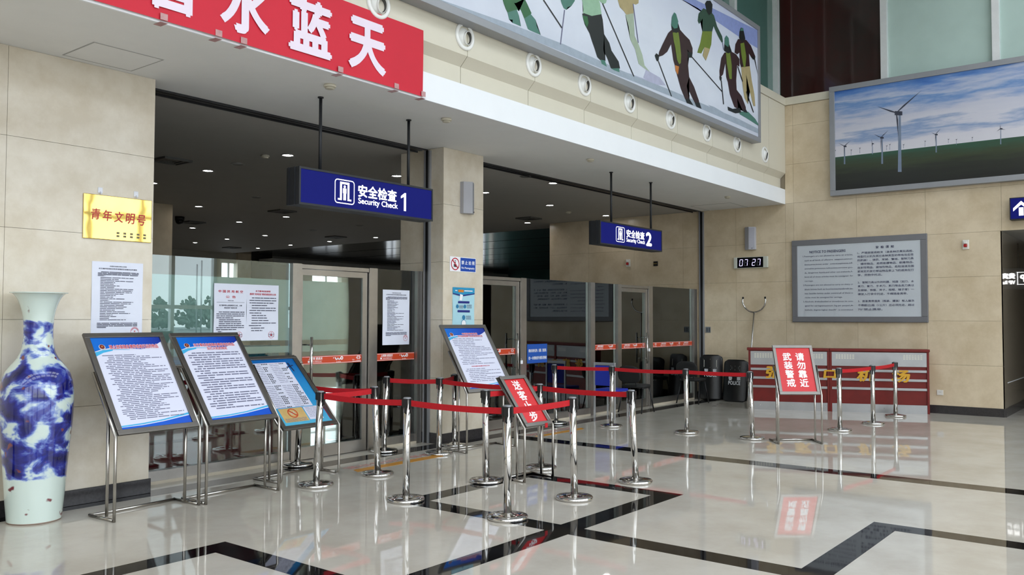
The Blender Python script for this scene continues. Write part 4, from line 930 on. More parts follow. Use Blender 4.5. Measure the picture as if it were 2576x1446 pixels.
# ================================================================ NOTICE BOARD
a = onx(1990.3, 606.7, XE-0.05); b = onx(2335.3, 810.7, XE-0.05); c = onx(1994.3, 810.7, XE-0.05); d = onx(2331, 585.7, XE-0.05)
y0 = (a.y+c.y)/2; y1 = (b.y+d.y)/2; z1 = (a.z+d.z)/2; z0 = (b.z+c.z)/2; nw = y0-y1; nh = z1-z0
t = thing('notice_board', 'large grey framed bilingual notice to passengers on the end wall', 'notice board', (XE-0.05, (y0+y1)/2, z0), -math.pi/2); w = nw/2; fw = 0.105
mb = MB()
for q in ((-w, w, 0, fw), (-w, w, nh-fw, nh), (-w, -w+fw, fw, nh-fw), (w-fw, w, fw, nh-fw)): mb.box(q[0], q[1], 0.0, 0.05, q[2], q[3], 0.006)
mb.box(-w+0.01, w-0.01, -0.012, 0.0, 0.012, 0.026)
mb.build('frame', mat('notice_frame_grey', C(122, 122, 126), 0.4, 0.2, noise=(6, 0.05)), t)
vs = []; fs = []; nx, nz = 70, 20
for i in range(nx+1):
    for k in range(nz+1):
        x = -w+fw+(nw-2*fw)*i/nx; z = fw+(nh-2*fw)*k/nz; lowf = max(0, 1-k/5)
        vs.append((x, 0.012+0.006*lowf*sum(math.exp(-((x-c0-0.03*k/5)/0.02)**2) for c0 in (-w+0.2, -w+0.42, -w+0.75, -w+1.1, -w+1.35, w-0.2)), z))
for i in range(nx):
    for k in range(nz): q = i*(nz+1)+k; fs.append((q, q+nz+1, q+nz+2, q+1))
MB().add(vs, fs, True).build('sheet', mat('grey_vinyl_sheet', C(196, 202, 208), 0.45, noise=(5, 0.03)), t)
navy = mat('navy_print', C(58, 62, 96), 0.6, noise=(30, 0.1))
mb = MB(); U = lambda f: -w+f*nw; V = lambda f: nh-f*nh
text(mb, 'NOTICE TO PASSENGERS', U(.281), V(.150), 0.045, nw*.278, bold=0.012, y=0.004)
EN = ['1.Passengers are not allowed to carry on articles,', 'such as all kinds of offensive  weapons,ammun-', 'itions,arms,knives under  control,explosives,infl-', 'ammables,poisonous,radioactive,corrosive goo-', 'ds, dangerous liquids,and other con-trabands.A-', 'bove all of these articles must be consigned  for', 'carriage.', '2.Passengers are not allowed to carry on sharp or', 'blunt knives.Such as food-knives,handicraft-kn-', 'ives besides knives under control,all of these a-', 'rticles must be consigned for carriage.', '3 Alcoholic drinks(bottled or tinned)must be cons-', 'igned for carriage(maximum 1kg per peoper).A-', 'lcoholic degree higher than70°  is contraband.']
for i, s in enumerate(EN):
    num = s[0] in '123'; u0 = .088 if num else .102; ww = (.474-u0)*nw
    if s == 'carriage.': ww = .068*nw
    if s.startswith('rticles'): ww = .29*nw
    text(mb, s, U(u0), V(.203+.050*i), 0.036 if s != 'carriage.' else 0.03, ww, y=0.004, align='L', bold=0.004)
mb.build('english_lettering', navy, t)['kind'] = 'stuff'; mb = MB()
text(mb, '安  检  须  知', U(.707), V(.128), 0.044, nw*.128, bold=0.02, y=0.004)
ZHT = [(.187, '1、严禁旅客将枪支（含各种仿真玩具枪、'), (.230, '枪型打火机及其它各种类型的带有攻击性'), (.273, '的武器）、弹药、军械、警械、管制刀具'), (.316, '、爆炸物品、易燃易爆物品、剧毒物品、'), (.360, '放射性物品、腐蚀性物品、危险溶液及国'), (.404, '家规定的其它禁运物品带上飞机或夹在行'), (.447, '李、货物中托运。'), (.533, '2、管制刀具以外的利器、钝器（如刀、水'), (.578, '果刀、餐刀、手术刀、剪刀等各类刀具以'), (.624, '及钢锉、铁锥、斧子、短棍、锤子等）一'), (.670, '律放入行李中托运，不得随身携带。'), (.752, '3、旅客携带酒类（瓶装、罐装）每人每次'), (.800, '不得超过2瓶（1公斤）且必须托运，超过'), (.848, '70°禁止携带。')]
for v, s in ZHT:
    n = len(s); ww = .40*nw*min(1.0, n/18.0) if n < 17 else .40*nw
    text(mb, s, U(.508), V(v), 0.040, ww, y=0.004, align='L', bold=0.006)
mb.build('chinese_lettering', navy, t)['kind'] = 'stuff'

# ================================================================ SMALL THINGS ON THE END WALL
spk = mat('grey_speaker_shell', C(176, 176, 182), 0.5, noise=(8, 0.04)); spk2 = mat('grey_speaker_grille', C(160, 160, 168), 0.7, noise=(200, 0.2))
def speaker(loc, rz, hh, ww, lbl):
    t = thing('wall_speaker', lbl, 'speaker', loc, rz, 'wall speakers'); k = ww/2
    pr = [(-k, 0.0), (-k, -0.06), (0, -0.13), (k, -0.06), (k, 0.0)]
    MB().prism([(x, y, 0) for x, y in pr], (0, 0, hh)).build('cabinet', spk, t)
    MB().prism([(x, y, 0.012) for x, y in ((0.006, -0.129), (k-0.008, -0.067), (k-0.008, -0.069), (0.006, -0.133))], (0, 0, hh-0.024)).build('grille', spk2, t)
    T = Matrix.Translation((k*0.55, -0.098, 0.022)) @ MY; MB(T).lathe([(0.008, 0), (0.008, 0.006)], n=10).build('badge', blackp, t)
a, b = ony(1160, 455, YP-0.06), ony(1196, 540, YP-0.06); speaker(((a.x+b.x)/2+0.01, YP, b.z), 0, a.z-b.z, 0.21, 'grey angled wall speaker high on the middle pillar')
a, b = onx(1875, 572, XE-0.06), onx(1898, 627, XE-0.06); speaker((XE, (a.y+b.y)/2, b.z), -math.pi/2, a.z-b.z, 0.21, 'grey angled wall speaker on the end wall above the clock')
# digital clock
a, b = onx(1846, 650, XE-0.05), onx(1931, 642, XE-0.05); cz0 = onx(1888, 674, XE-0.05).z; cz1 = onx(1888, 646, XE-0.05).z
t = thing('digital_clock', 'long black digital wall clock showing 07:27', 'clock', (XE, (a.y+b.y)/2, cz0), -math.pi/2); w = (a.y-b.y)/2; h = cz1-cz0
MB().box(-w+0.07, w-0.09, -0.05, 0, 0.008, h-0.008, 0.003).build('display', mat('black_acrylic', C(10, 9, 16), 0.12, noise=(9, 0.1)), t)
MB().box(-w, -w+0.07, -0.06, 0, 0, h, 0.008).box(w-0.09, w, -0.06, 0, 0, h, 0.008).box(-w+0.07, w-0.09, -0.055, 0, h-0.008, h, 0.002).box(-w+0.07, w-0.09, -0.055, 0, 0, 0.008, 0.002).build('end_caps', mat('clock_cream', C(196, 198, 186), 0.45, noise=(8, 0.04)), t)
led = mat('violet_led', C(200, 190, 255), 0.5, emit=1.4, ecol=(0.72, 0.66, 1, 1), noise=(4, 0.01)); led0 = mat('unlit_segment', C(86, 86, 96), 0.5, noise=(4, 0.05))
SEG = {'0': 'abcdef', '7': 'abc', '2': 'abged'}
def digit(mb, ch, cx, cz, dw, dh, y):
    s = dh/2; th = 0.010; sl = lambda z: (z-cz)*0.10
    P = dict(a=(cx-dw/2, cx+dw/2, cz+s-th/2, cz+s+th/2), g=(cx-dw/2, cx+dw/2, cz-th/2, cz+th/2), d=(cx-dw/2, cx+dw/2, cz-s-th/2, cz-s+th/2),
             f=(cx-dw/2-th, cx-dw/2, cz+th/2, cz+s), b=(cx+dw/2, cx+dw/2+th, cz+th/2, cz+s), e=(cx-dw/2-th, cx-dw/2, cz-s, cz-th/2), c=(cx+dw/2, cx+dw/2+th, cz-s, cz-th/2))
    for k, (x0, x1, z0, z1) in P.items():
        mb.m(0 if k in SEG[ch] else 1); mb.add([(x0+sl(z0), y, z0), (x1+sl(z0), y, z0), (x1+sl(z1), y, z1), (x0+sl(z1), y, z1)], [(0, 1, 2, 3)])
mb = MB(); fwid = 2*w-0.16; x00 = -w+0.07
for ch, f in zip('0727', (.155, .345, .64, .83)): digit(mb, ch, x00+f*fwid, h/2, fwid*.09, h*.55, -0.0515)
mb.m(1); disc(mb, x00+.49*fwid, h*.62, 0.007, -0.0515, 10); disc(mb, x00+.485*fwid, h*.36, 0.007, -0.0515, 10)
mb.build('digits', [led, led0], t)
# alarm beacons, controls, socket
alarm_r = mat('alarm_red_lens', C(176, 32, 34), 0.2, noise=(9, 0.1)); plate = mat('cream_plate', C(222, 220, 212), 0.4, noise=(8, 0.03))
for px, py, sc, lbl in ((2430, 616, 1.0, 'cream fire alarm with red lens on the end wall near the passage'), (1581, 662, 1.0, 'cream fire alarm with red lens above the farthest glass door')):
    p = onx(px, py, XE); t = thing('fire_alarm', lbl, 'fire alarm', (XE, p.y, p.z-0.075), -math.pi/2)
    MB().box(-0.05, 0.05, -0.03, 0, 0, 0.16, 0.006).build('plate', plate, t)
    T = Matrix.Translation((0, -0.03, 0.09)); MB(T).box(-0.028, 0.028, -0.03, 0, 0, 0.045, 0.01).build('cap', plate, t); MB(T @ Matrix.Translation((0, 0, -0.055))).box(-0.028, 0.028, -0.035, 0, 0, 0.052, 0.012).build('lens', alarm_r, t)
p = onx(1650, 663, XE); t = thing('wall_control', 'small black and gold control plate on the wall above the glass in the right bay', 'wall plate', (XE, p.y, p.z-0.05), -math.pi/2)
MB().box(-0.05, 0.05, -0.02, 0, 0, 0.10, 0.004).build('plate', blackp, t); MB().box(-0.04, 0.04, -0.024, -0.02, 0.04, 0.06).build('gold_band', mat('gold_band', C(170, 150, 90), 0.3, 0.7, noise=(8, 0.1)), t)
p = onx(2365, 987, XE); t = thing('power_socket', 'white power socket low on the end wall right of the counter', 'socket', (XE, p.y, p.z-0.045), -math.pi/2)
MB().box(-0.05, 0.05, -0.012, 0, 0, 0.09, 0.003).build('plate', plate, t); MB().box(-0.018, -0.006, -0.0135, -0.012, 0.05, 0.055).box(0.006, 0.018, -0.0135, -0.012, 0.05, 0.055).build('slots', blackp, t)
p = onx(1765, 829, XE-0.0); t = thing('switch_panel', 'grey switch panel on the end wall beside the shutter guide', 'switch', (XE, 7.66, p.z-0.06), -math.pi/2)
MB().box(-0.055, 0.055, -0.015, 0, 0, 0.12, 0.003).build('plate', mat('switch_grey', C(120, 124, 128), 0.4, noise=(8, 0.05)), t)
for q in (-0.03, 0.022): MB().box(q, q+0.03, -0.022, -0.015, 0.02, 0.10, 0.003).build('key', mat('switch_key', C(70, 74, 80), 0.4, noise=(8, 0.05)), t)
# arrow sign over the passage and the lit sign inside it
a = onx(2539, 500, XE-0.2); b = onx(2540, 551, XE-0.2); t = thing('arrow_sign', 'blue lit sign with white up arrow above the passage', 'sign', (XE-0.2, a.y-0.9, b.z), -math.pi/2); h = a.z-b.z
MB().box(-0.9, 0.9, 0.004, 0.199, -0.015, h+0.015, 0.004).build('case', signcase, t); MB().box(-0.885, 0.885, -0.002, 0.004, 0, h).build('lit_face', signblue, t)
mb = MB(); cx = -0.9+a.y-onx(2569, 526, XE-0.2).y; s = h*0.36
mb.add([(cx-s*.28, -.004, h/2-s), (cx+s*.28, -.004, h/2-s), (cx+s*.28, -.004, h/2+s*.1), (cx-s*.28, -.004, h/2+s*.1)], [(0, 1, 2, 3)])
mb.add([(cx, -.004, h/2+s), (cx+s*.95, -.004, h/2+s*.05), (cx+s*.95, -.004, h/2-s*.38), (cx, -.004, h/2+s*.5), (cx-s*.95, -.004, h/2-s*.38), (cx-s*.95, -.004, h/2+s*.05)], [(0, 1, 2, 3), (0, 3, 4, 5)])
mb.build('arrow', signwhite, t)
XV = 19.0
vy = onx(2576, 700, XV).y; t = thing('vip_room_sign', 'lit VIP room sign inside the passage seen mirrored in its polished wall', 'sign', (XV, 2*DY1-vy-0.0, 2.25), -math.pi/2)
mb = MB(); 
text(mb, 'VIP', -0.05, 0.16, 0.13, 0.22, bold=0.03, y=-0.004); 
for q in ((-0.20, -0.192, 0.04, 0.28), (0.102, 0.11, 0.04, 0.28), (-0.20, 0.11, 0.04, 0.048), (-0.20, 0.11, 0.272, 0.28)): rect(mb, *q, -0.004)
text(mb, '贵宾室', 0.15, 0.21, 0.11, 0.34, bold=0.03, y=-0.004, align='L'); text(mb, 'VIP Room', 0.15, 0.085, 0.07, 0.32, bold=0.02, y=-0.004, align='L')
mb.build('lettering', mat('vip_letters', C(255, 255, 255), 0.4, emit=3.0, ecol=(1, 1, 1, 1), noise=(3, 0.01)), t)
MB().box(-0.21, 0.9, 0.0, 0.1, -0.05, 0.36, 0.004).build('case', signcase, t); MB().tube([(0.1, 0.05, 0.36), (0.1, 0.05, DZ-2.25)], 0.012, 8).tube([(0.7, 0.05, 0.36), (0.7, 0.05, DZ-2.25)], 0.012, 8).build('hanging_rod', signcase, t)

# ================================================================ RED COUNTER
wood = mat('red_lacquered_wood', C(112, 26, 20), 0.42, spec=0.3, noise=(6, 0.18)); plate_s = mat('counter_steel', C(150, 150, 150), 0.34, 0.9, noise=(2.5, 0.12)); gold = mat('gold_brush_letters', C(214, 160, 24), 0.45, noise=(9, 0.12))
P0, P1 = Vector((14.80, 6.22, 0)), Vector((15.93, 3.47, 0)); du = (P1-P0).normalized(); ctot = (P1-P0).length; ang = math.atan2(du.y, du.x)
seam = 1.37
def counter(s0, s1, lbl):
    o = P0+du*s0; t = thing('reception_counter', lbl, 'counter', (o.x, o.y, 0), ang); w = s1-s0; D = 0.24
    MB().box(0.0, w, 0.02, D, 0.0, 1.055).build('body', wood, t)
    MB().box(-0.025 if s0 == 0 else 0, w+(0.0 if s0 == 0 else 0.01), -0.03, D, 1.055, 1.10, 0.006).build('top', wood, t)
    for a in (0.0, w-0.035): MB().box(a, a+0.035, -0.004, 0.02, 0.0, 1.055).build('post', wood, t)
    pl = MB().box(0.037, w-0.037, 0.004, 0.02, 0.80, 1.04).build('perforated_panel', plate_s, t)
    mb = MB(); ncol = int((w-0.1)/0.045)
    for side in (0, 1):
        for i in range(7):
            for k in range(4):
                x = (0.12+i*0.045) if side == 0 else (w-0.12-i*0.045); rect(mb, x-0.016, x+0.016, 0.995-k*0.022-0.004, 0.995-k*0.022+0.004, 0.003)
    mb.build('slots', mat('slot_light', C(226, 222, 200), 0.6, noise=(9, 0.05)), pl)['kind'] = 'stuff'
    for z in (0.70, 0.545, 0.39): MB().box(0.037, w-0.037, 0.002, 0.02, z, z+0.042, 0.002).build('steel_strip', plate_s, t)
    MB().box(0.037, w-0.037, 0.004, 0.02, 0.0, 0.145).build('kick_plate', plate_s, t)
    for x in (0.2, w*0.55, w-0.07):
        MB(Matrix.Translation((x, 0.004, 0.08)) @ MY).lathe([(0.008, 0), (0.006, 0.004)], n=10).build('screw', satin, t)
    return t
c1 = counter(0, seam, 'left red wooden counter section with steel strips behind the armed guard sign'); c2 = counter(seam+0.004, ctot, 'right red wooden counter section with gold characters and perforated steel panel')
# gold brush characters across both sections
nrm = Vector((-du.y, du.x, 0))
def on_counter(px, py):
    d = ray(px, py); o = Vector((0, 0, CAMH)); q = P0-nrm*0.002
    k = ((q-o).dot(nrm))/d.dot(nrm); p = o+d*k; return (p-P0).dot(du), p.z
for ch, px, py in (('张', 1948, 936), ('家', 2018, 938), ('口', 2088, 941), ('机', 2178, 944), ('场', 2266, 946)):
    s, z = on_counter(px, py); tt, s0 = (c1, 0) if s < seam-0.03 else (c2, seam+0.004)
    text(MB(), ch, s-s0, z, 0.20 if ch != '口' else 0.135, 0.27 if ch != '口' else 0.19, bold=0.03, y=-0.006, res=4, italic=0.12).build('letter', gold, tt)

# ================================================================ RIOT FORK AND SHIELDS
p = onx(1897, 785, XE-0.09); b0 = Vector((XE-0.30, p.y+0.06, 0.0)); t = thing('riot_fork', 'long steel restraint fork with U head leaning on the end wall behind the counter', 'restraint fork', b0[:], -math.pi/2)
top = Vector((b0.y-p.y, (XE-0.09)-b0.x, p.z)); MB().tube([(0, 0, 0.0), tuple(top)], 0.016, 12).build('shaft', chrome, t)
R0 = 0.235; pts = [(top.x+R0*math.cos(a), top.y-0.0, top.z+R0+R0*math.sin(a)) for a in [math.radians(180+180*i/20) for i in range(21)]]
pts = [(pts[0][0]+0.01, pts[0][1], pts[0][2]+0.04)]+pts+[(pts[-1][0]-0.01, pts[-1][1], pts[-1][2]+0.04)]
MB().tube(pts, 0.015, 12).build('u_head', chrome, t)
for e in (pts[0], pts[-1]): MB().lathe([(0.018, 0), (0.018, 0.03), (0.012, 0.036)], (e[0], e[1], e[2]-0.01), 12).build('end_cap', blackp, t)
shield_m = mat('black_shield_plastic', C(12, 12, 14), 0.3, noise=(12, 0.2)); shw = mat('shield_letters', C(200, 202, 206), 0.5, noise=(9, 0.1))
def shield(base, rz, sw, sh, lean, win, lbl, txt_z, side=False):
    t = thing('police_shield', lbl, 'shield', base, rz, 'police riot shields')
    Ml = Matrix.Rotation(-lean, 4, 'X'); hw = sw/2; n = 16; rows = 24; curve = 0.06; rc = 0.09
    def pt(u, z, off):
        return (u, curve*((u/hw)**2)+off, z)
    vs = []; fs = []
    for off in (0, 0.008):
        for k in range(rows+1):
            z = sh*k/rows; e = min(z, sh-z); lim = hw
            if e < rc: lim = hw-rc+math.sqrt(max(0, rc*rc-(rc-e)**2))
            for i in range(n+1): u = -lim+2*lim*i/n; vs.append(tuple(Ml @ Vector(pt(u, z, off))))
    m = (n+1)*(rows+1)
    for k in range(rows):
        for i in range(n):
            a = k*(n+1)+i; fs.append((a, a+1, a+n+2, a+n+1)); fs.append((m+a, m+a+n+1, m+a+n+2, m+a+1))
    for k in range(rows):
        for i in (0, n): a = k*(n+1)+i; fs.append((a, a+n+1, m+a+n+1, m+a))
    for i in range(n):
        for k in (0, rows): a = k*(n+1)+i; fs.append((a, a+1, m+a+1, m+a))
    MB().add(vs, fs, True).build('plate', shield_m, t)
    x0, x1, z0, z1 = win
    mb = MB(Ml); mb.add([(x0, curve*(x0/hw)**2-.003, z0), (x1, curve*(x1/hw)**2-.003, z0), (x1, curve*(x1/hw)**2-.003, z1), (x0, curve*(x0/hw)**2-.003, z1)], [(0, 1, 2, 3)])
    mb.build('window', mat('scratched_polycarbonate', C(196, 194, 184), 0.5, noise=(14, 0.25)) if (x1-x0) > 0.2 else mat('small_grey_window', C(60, 62, 64), 0.3, noise=(14, 0.2)), t)
    for x in (x0-0.012, (x0+x1)/2, x1+0.012):
        for z in (z0-0.012, z1+0.012):
            MB(Ml @ Matrix.Translation((x, curve*(x/hw)**2-.001, z)) @ MY).lathe([(0.006, 0), (0.005, 0.004)], n=8).build('rivet', satin, t)
    mb = MB(Ml)
    text(mb, '警', -0.085, txt_z+0.085, 0.07, 0.075, bold=0.03, y=-0.003); text(mb, '察', 0.085, txt_z+0.085, 0.07, 0.075, bold=0.03, y=-0.003); text(mb, 'POLICE', 0, txt_z, 0.07, 0.24, bold=0.03, y=-0.005)
    mb.build('lettering', shw, t)
shield((15.93, 7.50, 0.0), -math.pi/2+0.25, 0.46, 0.905, 0.10, (-0.14, 0.12, 0.66, 0.80), 'taller black police shield with clear window leaning by the glass', 0.50)
shield((15.86, 6.98, 0.0), -math.pi/2+0.05, 0.50, 0.83, 0.16, (-0.08, 0.08, 0.64, 0.69), 'shorter black police shield with rounded top next to the counter', 0.37)

# ================================================================ CHAIRS
chair_b = mat('black_chair_fabric', C(26, 26, 26), 0.75, noise=(40, 0.2)); chair_t = mat('black_tube', C(30, 30, 32), 0.4, 0.3, noise=(20, 0.1))
def pad(mb, cx, cy, cz, rx, ry, rz, ex=0.6, n=28, rows=10):
    # flattened super-ellipsoid cushion
    sg = lambda v, e: math.copysign(abs(v)**e, v); vs = []; fs = []
    for i in range(rows+1):
        ph = -math.pi/2+math.pi*i/rows
        for k in range(n):
            th = 2*math.pi*k/n; c = sg(math.cos(ph), 0.45)
            vs.append((cx+rx*c*sg(math.cos(th), ex), cy+ry*c*sg(math.sin(th), ex), cz+rz*sg(math.sin(ph), 0.6)))
    for i in range(rows):
        for k in range(n): k2 = (k+1) % n; fs.append((i*n+k, i*n+k2, (i+1)*n+k2, (i+1)*n+k))
    return mb.add(vs, fs, True)
def black_chair(x, y, rz, lbl):
    t = thing('visitor_chair', lbl, 'chair', (x, y, 0), rz, 'black visitor chairs')
    pad(MB(), 0, -0.01, 0.455, 0.225, 0.215, 0.032).build('seat', chair_b, t)
    Mb = Matrix.Translation((0, 0.235, 0.66)) @ Matrix.Rotation(math.radians(78), 4, 'X'); pad(MB(Mb), 0, 0, 0, 0.225, 0.155, 0.028, 0.75).build('backrest', chair_b, t)
    for s in (-1, 1):
        MB().tube([(s*0.23, -0.22, 0.0), (s*0.19, -0.12, 0.425)], 0.0115, 10).build('leg', chair_t, t)
        MB().tube([(s*0.23, 0.22, 0.0), (s*0.19, 0.10, 0.425)], 0.0115, 10).build('leg', chair_t, t)
        MB().tube([(s*0.12, 0.05, 0.425), (s*0.12, 0.17, 0.435), (s*0.12, 0.21, 0.50), (s*0.12, 0.245, 0.62)], 0.010, 8).build('back_bracket', chair_t, t)
    mb = MB()
    for s in (-1, 1): mb.tube([(s*0.19, -0.14, 0.425), (s*0.19, 0.13, 0.425)], 0.011, 8)
    mb.build('seat_frame', chair_t, t)
black_chair(13.06, 7.53, math.pi/2, 'black padded chair behind the blue chair'); black_chair(15.16, 7.50, math.pi/2, 'black padded chair beside the police shields')
bf = mat('blue_chair_vinyl', C(18, 44, 168), 0.45, noise=(20, 0.08)); alup = mat('silver_chair_frame', C(200, 202, 204), 0.3, 0.8, noise=(10, 0.05))
t = thing('blue_chair', 'blue chair with silver metal frame behind the belt in the right bay', 'chair', (12.05, 7.42, 0), math.pi/2)
for s in (-1, 1):
    MB().box(s*0.19-0.014, s*0.19+0.014, 0.18, 0.21, 0.0, 0.905, 0.003).build('leg', alup, t)
    MB().box(s*0.19-0.012, s*0.19+0.012, -0.22, -0.195, 0.0, 0.43, 0.003).build('leg', alup, t)
    MB().box(s*0.19-0.010, s*0.19+0.010, -0.195, 0.18, 0.405, 0.43).build('side_rail', alup, t)
MB().box(-0.176, 0.176, 0.18, 0.205, 0.86, 0.905, 0.003).build('top_rail', alup, t)
MB().box(-0.176, 0.176, 0.175, 0.20, 0.53, 0.855, 0.006).build('backrest', bf, t); MB().box(-0.20, 0.20, -0.22, 0.175, 0.43, 0.475, 0.012).build('seat', bf, t)

# ================================================================ DESK BEHIND THE GLASS
t = thing('inspection_desk', 'dark red inspection desk with blue top edge behind the left glass panel', 'desk', (5.33, 8.62, 0))
MB().box(-0.92, 0.92, -0.28, 0.3, 0.0, 1.12, 0.004).build('body', mat('dark_red_lacquer', C(112, 22, 34), 0.18, noise=(4, 0.15)), t)
MB().box(-0.95, 0.95, -0.31, 0.33, 1.12, 1.165, 0.006).build('top', mat('blue_edge_top', C(40, 92, 170), 0.35, noise=(8, 0.05)), t)
t = thing('inspection_desk', 'bright red inspection desk behind the glass right of the second door', 'desk', (11.42, 8.45, 0))
MB().box(-0.98, 0.98, -0.28, 0.3, 0.0, 1.16, 0.004).build('body', mat('bright_red_lacquer', C(206, 30, 46), 0.3, noise=(4, 0.1)), t)
MB().box(-1.0, 1.0, -0.3, 0.32, 1.16, 1.19, 0.006).build('top', greyfr, t)
teal = mat('teal_plastic', C(56, 158, 186), 0.4, noise=(8, 0.05))
def basket(x, y, z, s, lbl):
    t = thing('plastic_basket', lbl, 'basket', (x, y, z), 0, 'teal plastic baskets'); a, b, hh = 0.21*s, 0.15*s, 0.12
    MB().box(-a, a, -b, b, 0, 0.006).build('floor_tray', teal, t)
    for q in ((-a, a, -b, -b+0.005), (-a, a, b-0.005, b), (-a, -a+0.005, -b, b), (a-0.005, a, -b, b)):
        horiz = (q[1]-q[0]) > 0.1; mb = MB()
        for k in range(5): mb.box(*q, 0.006+k*0.0255, 0.006+k*0.0255+0.014)
        n = 14
        for k in range(n+1):
            f = k/n
            if horiz: c = q[0]+(q[1]-q[0])*f; mb.box(max(q[0], c-0.004), min(q[1], c+0.004), q[2], q[3], 0.006, hh)
            else: c = q[2]+(q[3]-q[2])*f; mb.box(q[0], q[1], max(q[2], c-0.004), min(q[3], c+0.004), 0.006, hh)
        mb.build('mesh_side', teal, t)
    MB().box(-a-0.01, a+0.01, -b-0.01, -b, hh-0.012, hh+0.004).box(-a-0.01, a+0.01, b, b+0.01, hh-0.012, hh+0.004).box(-a-0.01, -a, -b, b, hh-0.012, hh+0.004).box(a, a+0.01, -b, b, hh-0.012, hh+0.004).build('rim', teal, t)
basket(6.05, 8.56, 1.165, 0.98, 'teal mesh plastic basket at the right end of the inspection desk'); basket(5.60, 8.62, 1.165, 0.9, 'teal plastic basket partly hidden by the taped notices')

# ================================================================ PAPER NOTICES, PLAQUE, SMALL SIGNS
grey_print = mat('print_grey', C(92, 94, 124), 0.5)
def sheet(lbl, cat, Y, x0, x1, z0, z1, draw, base=None, name='paper_notice', curl=0.0):
    t = thing(name, lbl, cat, ((x0+x1)/2, Y, z0)); w = (x1-x0)/2; h = z1-z0; vs = []; fs = []; n = 8
    for off in (0, 0.0015):
        for i in range(n+1):
            for k in range(n+1): vs.append((-w+2*w*i/n, off-0.0015+curl*math.sin(9*k/n+3*i/n)*(abs(i/n-0.5)*2)**2, h*k/n))
    m = (n+1)**2
    for i in range(n):
        for k in range(n): a = i*(n+1)+k; fs += [(a, a+n+1, a+n+2, a+1), (m+a, m+a+1, m+a+n+2, m+a+n+1)]
    MB().add(vs, fs, True).build('sheet', base or paper, t); draw(t, w, h); return t
def notice_a(seed):
    def draw(t, w, h):
        rng = random.Random(seed); mb = MB(); e = -0.004
        text(mb, '中国民用航空局公安局', 0, h*.945, h*.016, w*.66, y=e, bold=0.01); text(mb, '关于维护民用航空秩序保障航空运输安全的通告', 0, h*.912, h*.018, w*1.5, y=e, bold=0.012)
        for k in range(3): dashes(mb, -w*.78 if k else -w*.66, w*.82, h*(.87-.016*k), h*.009, rng, e, (.03, .12), .004)
        dashes(mb, -w*.78, -w*.5, h*.822, h*.008, rng, e, (.03, .08), .004)
        for k in range(27): dashes(mb, -w*.68, w*rng.uniform(-.35, .62), h*(.80-.0205*k), h*.0075, rng, e, (.02, .10), .005)
        for k in range(4): dashes(mb, -w*.78, w*(.8 if k < 3 else -.4), h*(.225-.018*k), h*.009, rng, e, (.03, .12), .004)
        mb.build('printed_lines', black_ink, t)['kind'] = 'stuff'; mb = MB(); ring(mb, w*.70, h*.12, w*.15, w*.165, e, 24); star(mb, w*.70, h*.12, w*.05, e); ring(mb, w*.70, h*.12, w*.11, w*.135, e, 24, 0.2, 2.9)
        mb.build('red_seal', mat('seal_red', C(206, 90, 104), 0.5, noise=(40, 0.3)), t)
    return draw
sheet('tall white printed notice on the marble pier below the brass plaque', 'notice', YP-0.002, 3.612, 4.078, 1.40, 2.102, notice_a(11), curl=0.002)
yg = YG+0.046
a, b = ony(963, 728, yg), ony(1029, 866, yg); sheet('tall white printed notice taped on the glass right of the first door', 'notice', yg, a.x, b.x, b.z, a.z, notice_a(12), curl=0.001)
def bulletin(kind):
    def draw(t, w, h):
        rng = random.Random(20+kind); e = -0.005; r = MB(); k = MB()
        if kind == 0:
            text(r, '中 国 民 用 航 空', 0, h*.865, h*.045, w*1.5, y=e, bold=0.012); text(r, '公  告', 0, h*.77, h*.042, w*.60, y=e, bold=0.012)
            rect(k, -w*.85, w*.85, h*.672, h*.676, e); dashes(k, -w*.18, w*.18, h*.705, h*.008, rng, e, (.02, .04), .003)
            text(k, '关于重申禁止旅客携带打火机、火柴', 0, h*.62, h*.026, w*1.4, y=e, bold=0.014); text(k, '乘坐民航飞机的公告', 0, h*.578, h*.026, w*.78, y=e, bold=0.014)
            L = [(-.72, .86), (-.86, .86), (-.86, .86), (-.86, .2), (-.7, .6), (-.7, .66), (-.7, .66), (-.72, .84), (-.86, .84), (-.86, .36), (-.76, -.5)]
            for i, (u0, u1) in enumerate(L): dashes(k, u0*w, u1*w, h*(.505-.034*i), h*.013, rng, e, (.02, .09), .005)
        else:
            text(r, '关于重申民航旅客', 0, h*.885, h*.032, w*.95, y=e, bold=0.014); text(r, '携带“充电宝”乘机规定的公告', 0, h*.83, h*.035, w*1.66, y=e, bold=0.014)
            L = [(-.7, .85), (-.84, .85), (-.84, .7), (-.7, .3), (-.7, .82), (-.84, .82), (-.84, -.1), (-.7, .2), (-.7, .26), (-.7, .36), (-.72, .84), (-.86, -.1), (-.72, .1), (-.72, -.02)]
            for i, (u0, u1) in enumerate(L): dashes(k, u0*w, u1*w, h*(.762-.045*i), h*.013, rng, e, (.02, .09), .005)
        ring(r, w*.55, h*.10, w*.17, w*.185, e, 24); star(r, w*.55, h*.13, w*.04, e); rect(r, w*.50, w*.60, h*.08, h*.105, e); rect(k, w*.36, w*.74, h*.105, h*.113, e); rect(k, w*.36, w*.74, h*.072, h*.078, e)
        r.build('red_print', red_ink, t); k.build('printed_lines', black_ink, t)['kind'] = 'stuff'
    return draw
a, m_, b = ony(539, 711, yg), ony(621, 715, yg), ony(699, 855, yg); z1 = (a.z+ony(699, 719, yg).z)/2
sheet('left white aviation bulletin with red heading taped on the glass', 'notice', yg, a.x, m_.x-0.001, b.z, z1, bulletin(0), curl=0.003); sheet('right white power bank bulletin with red heading taped on the glass', 'notice', yg, m_.x+0.001, b.x, b.z, z1, bulletin(1), curl=0.003)
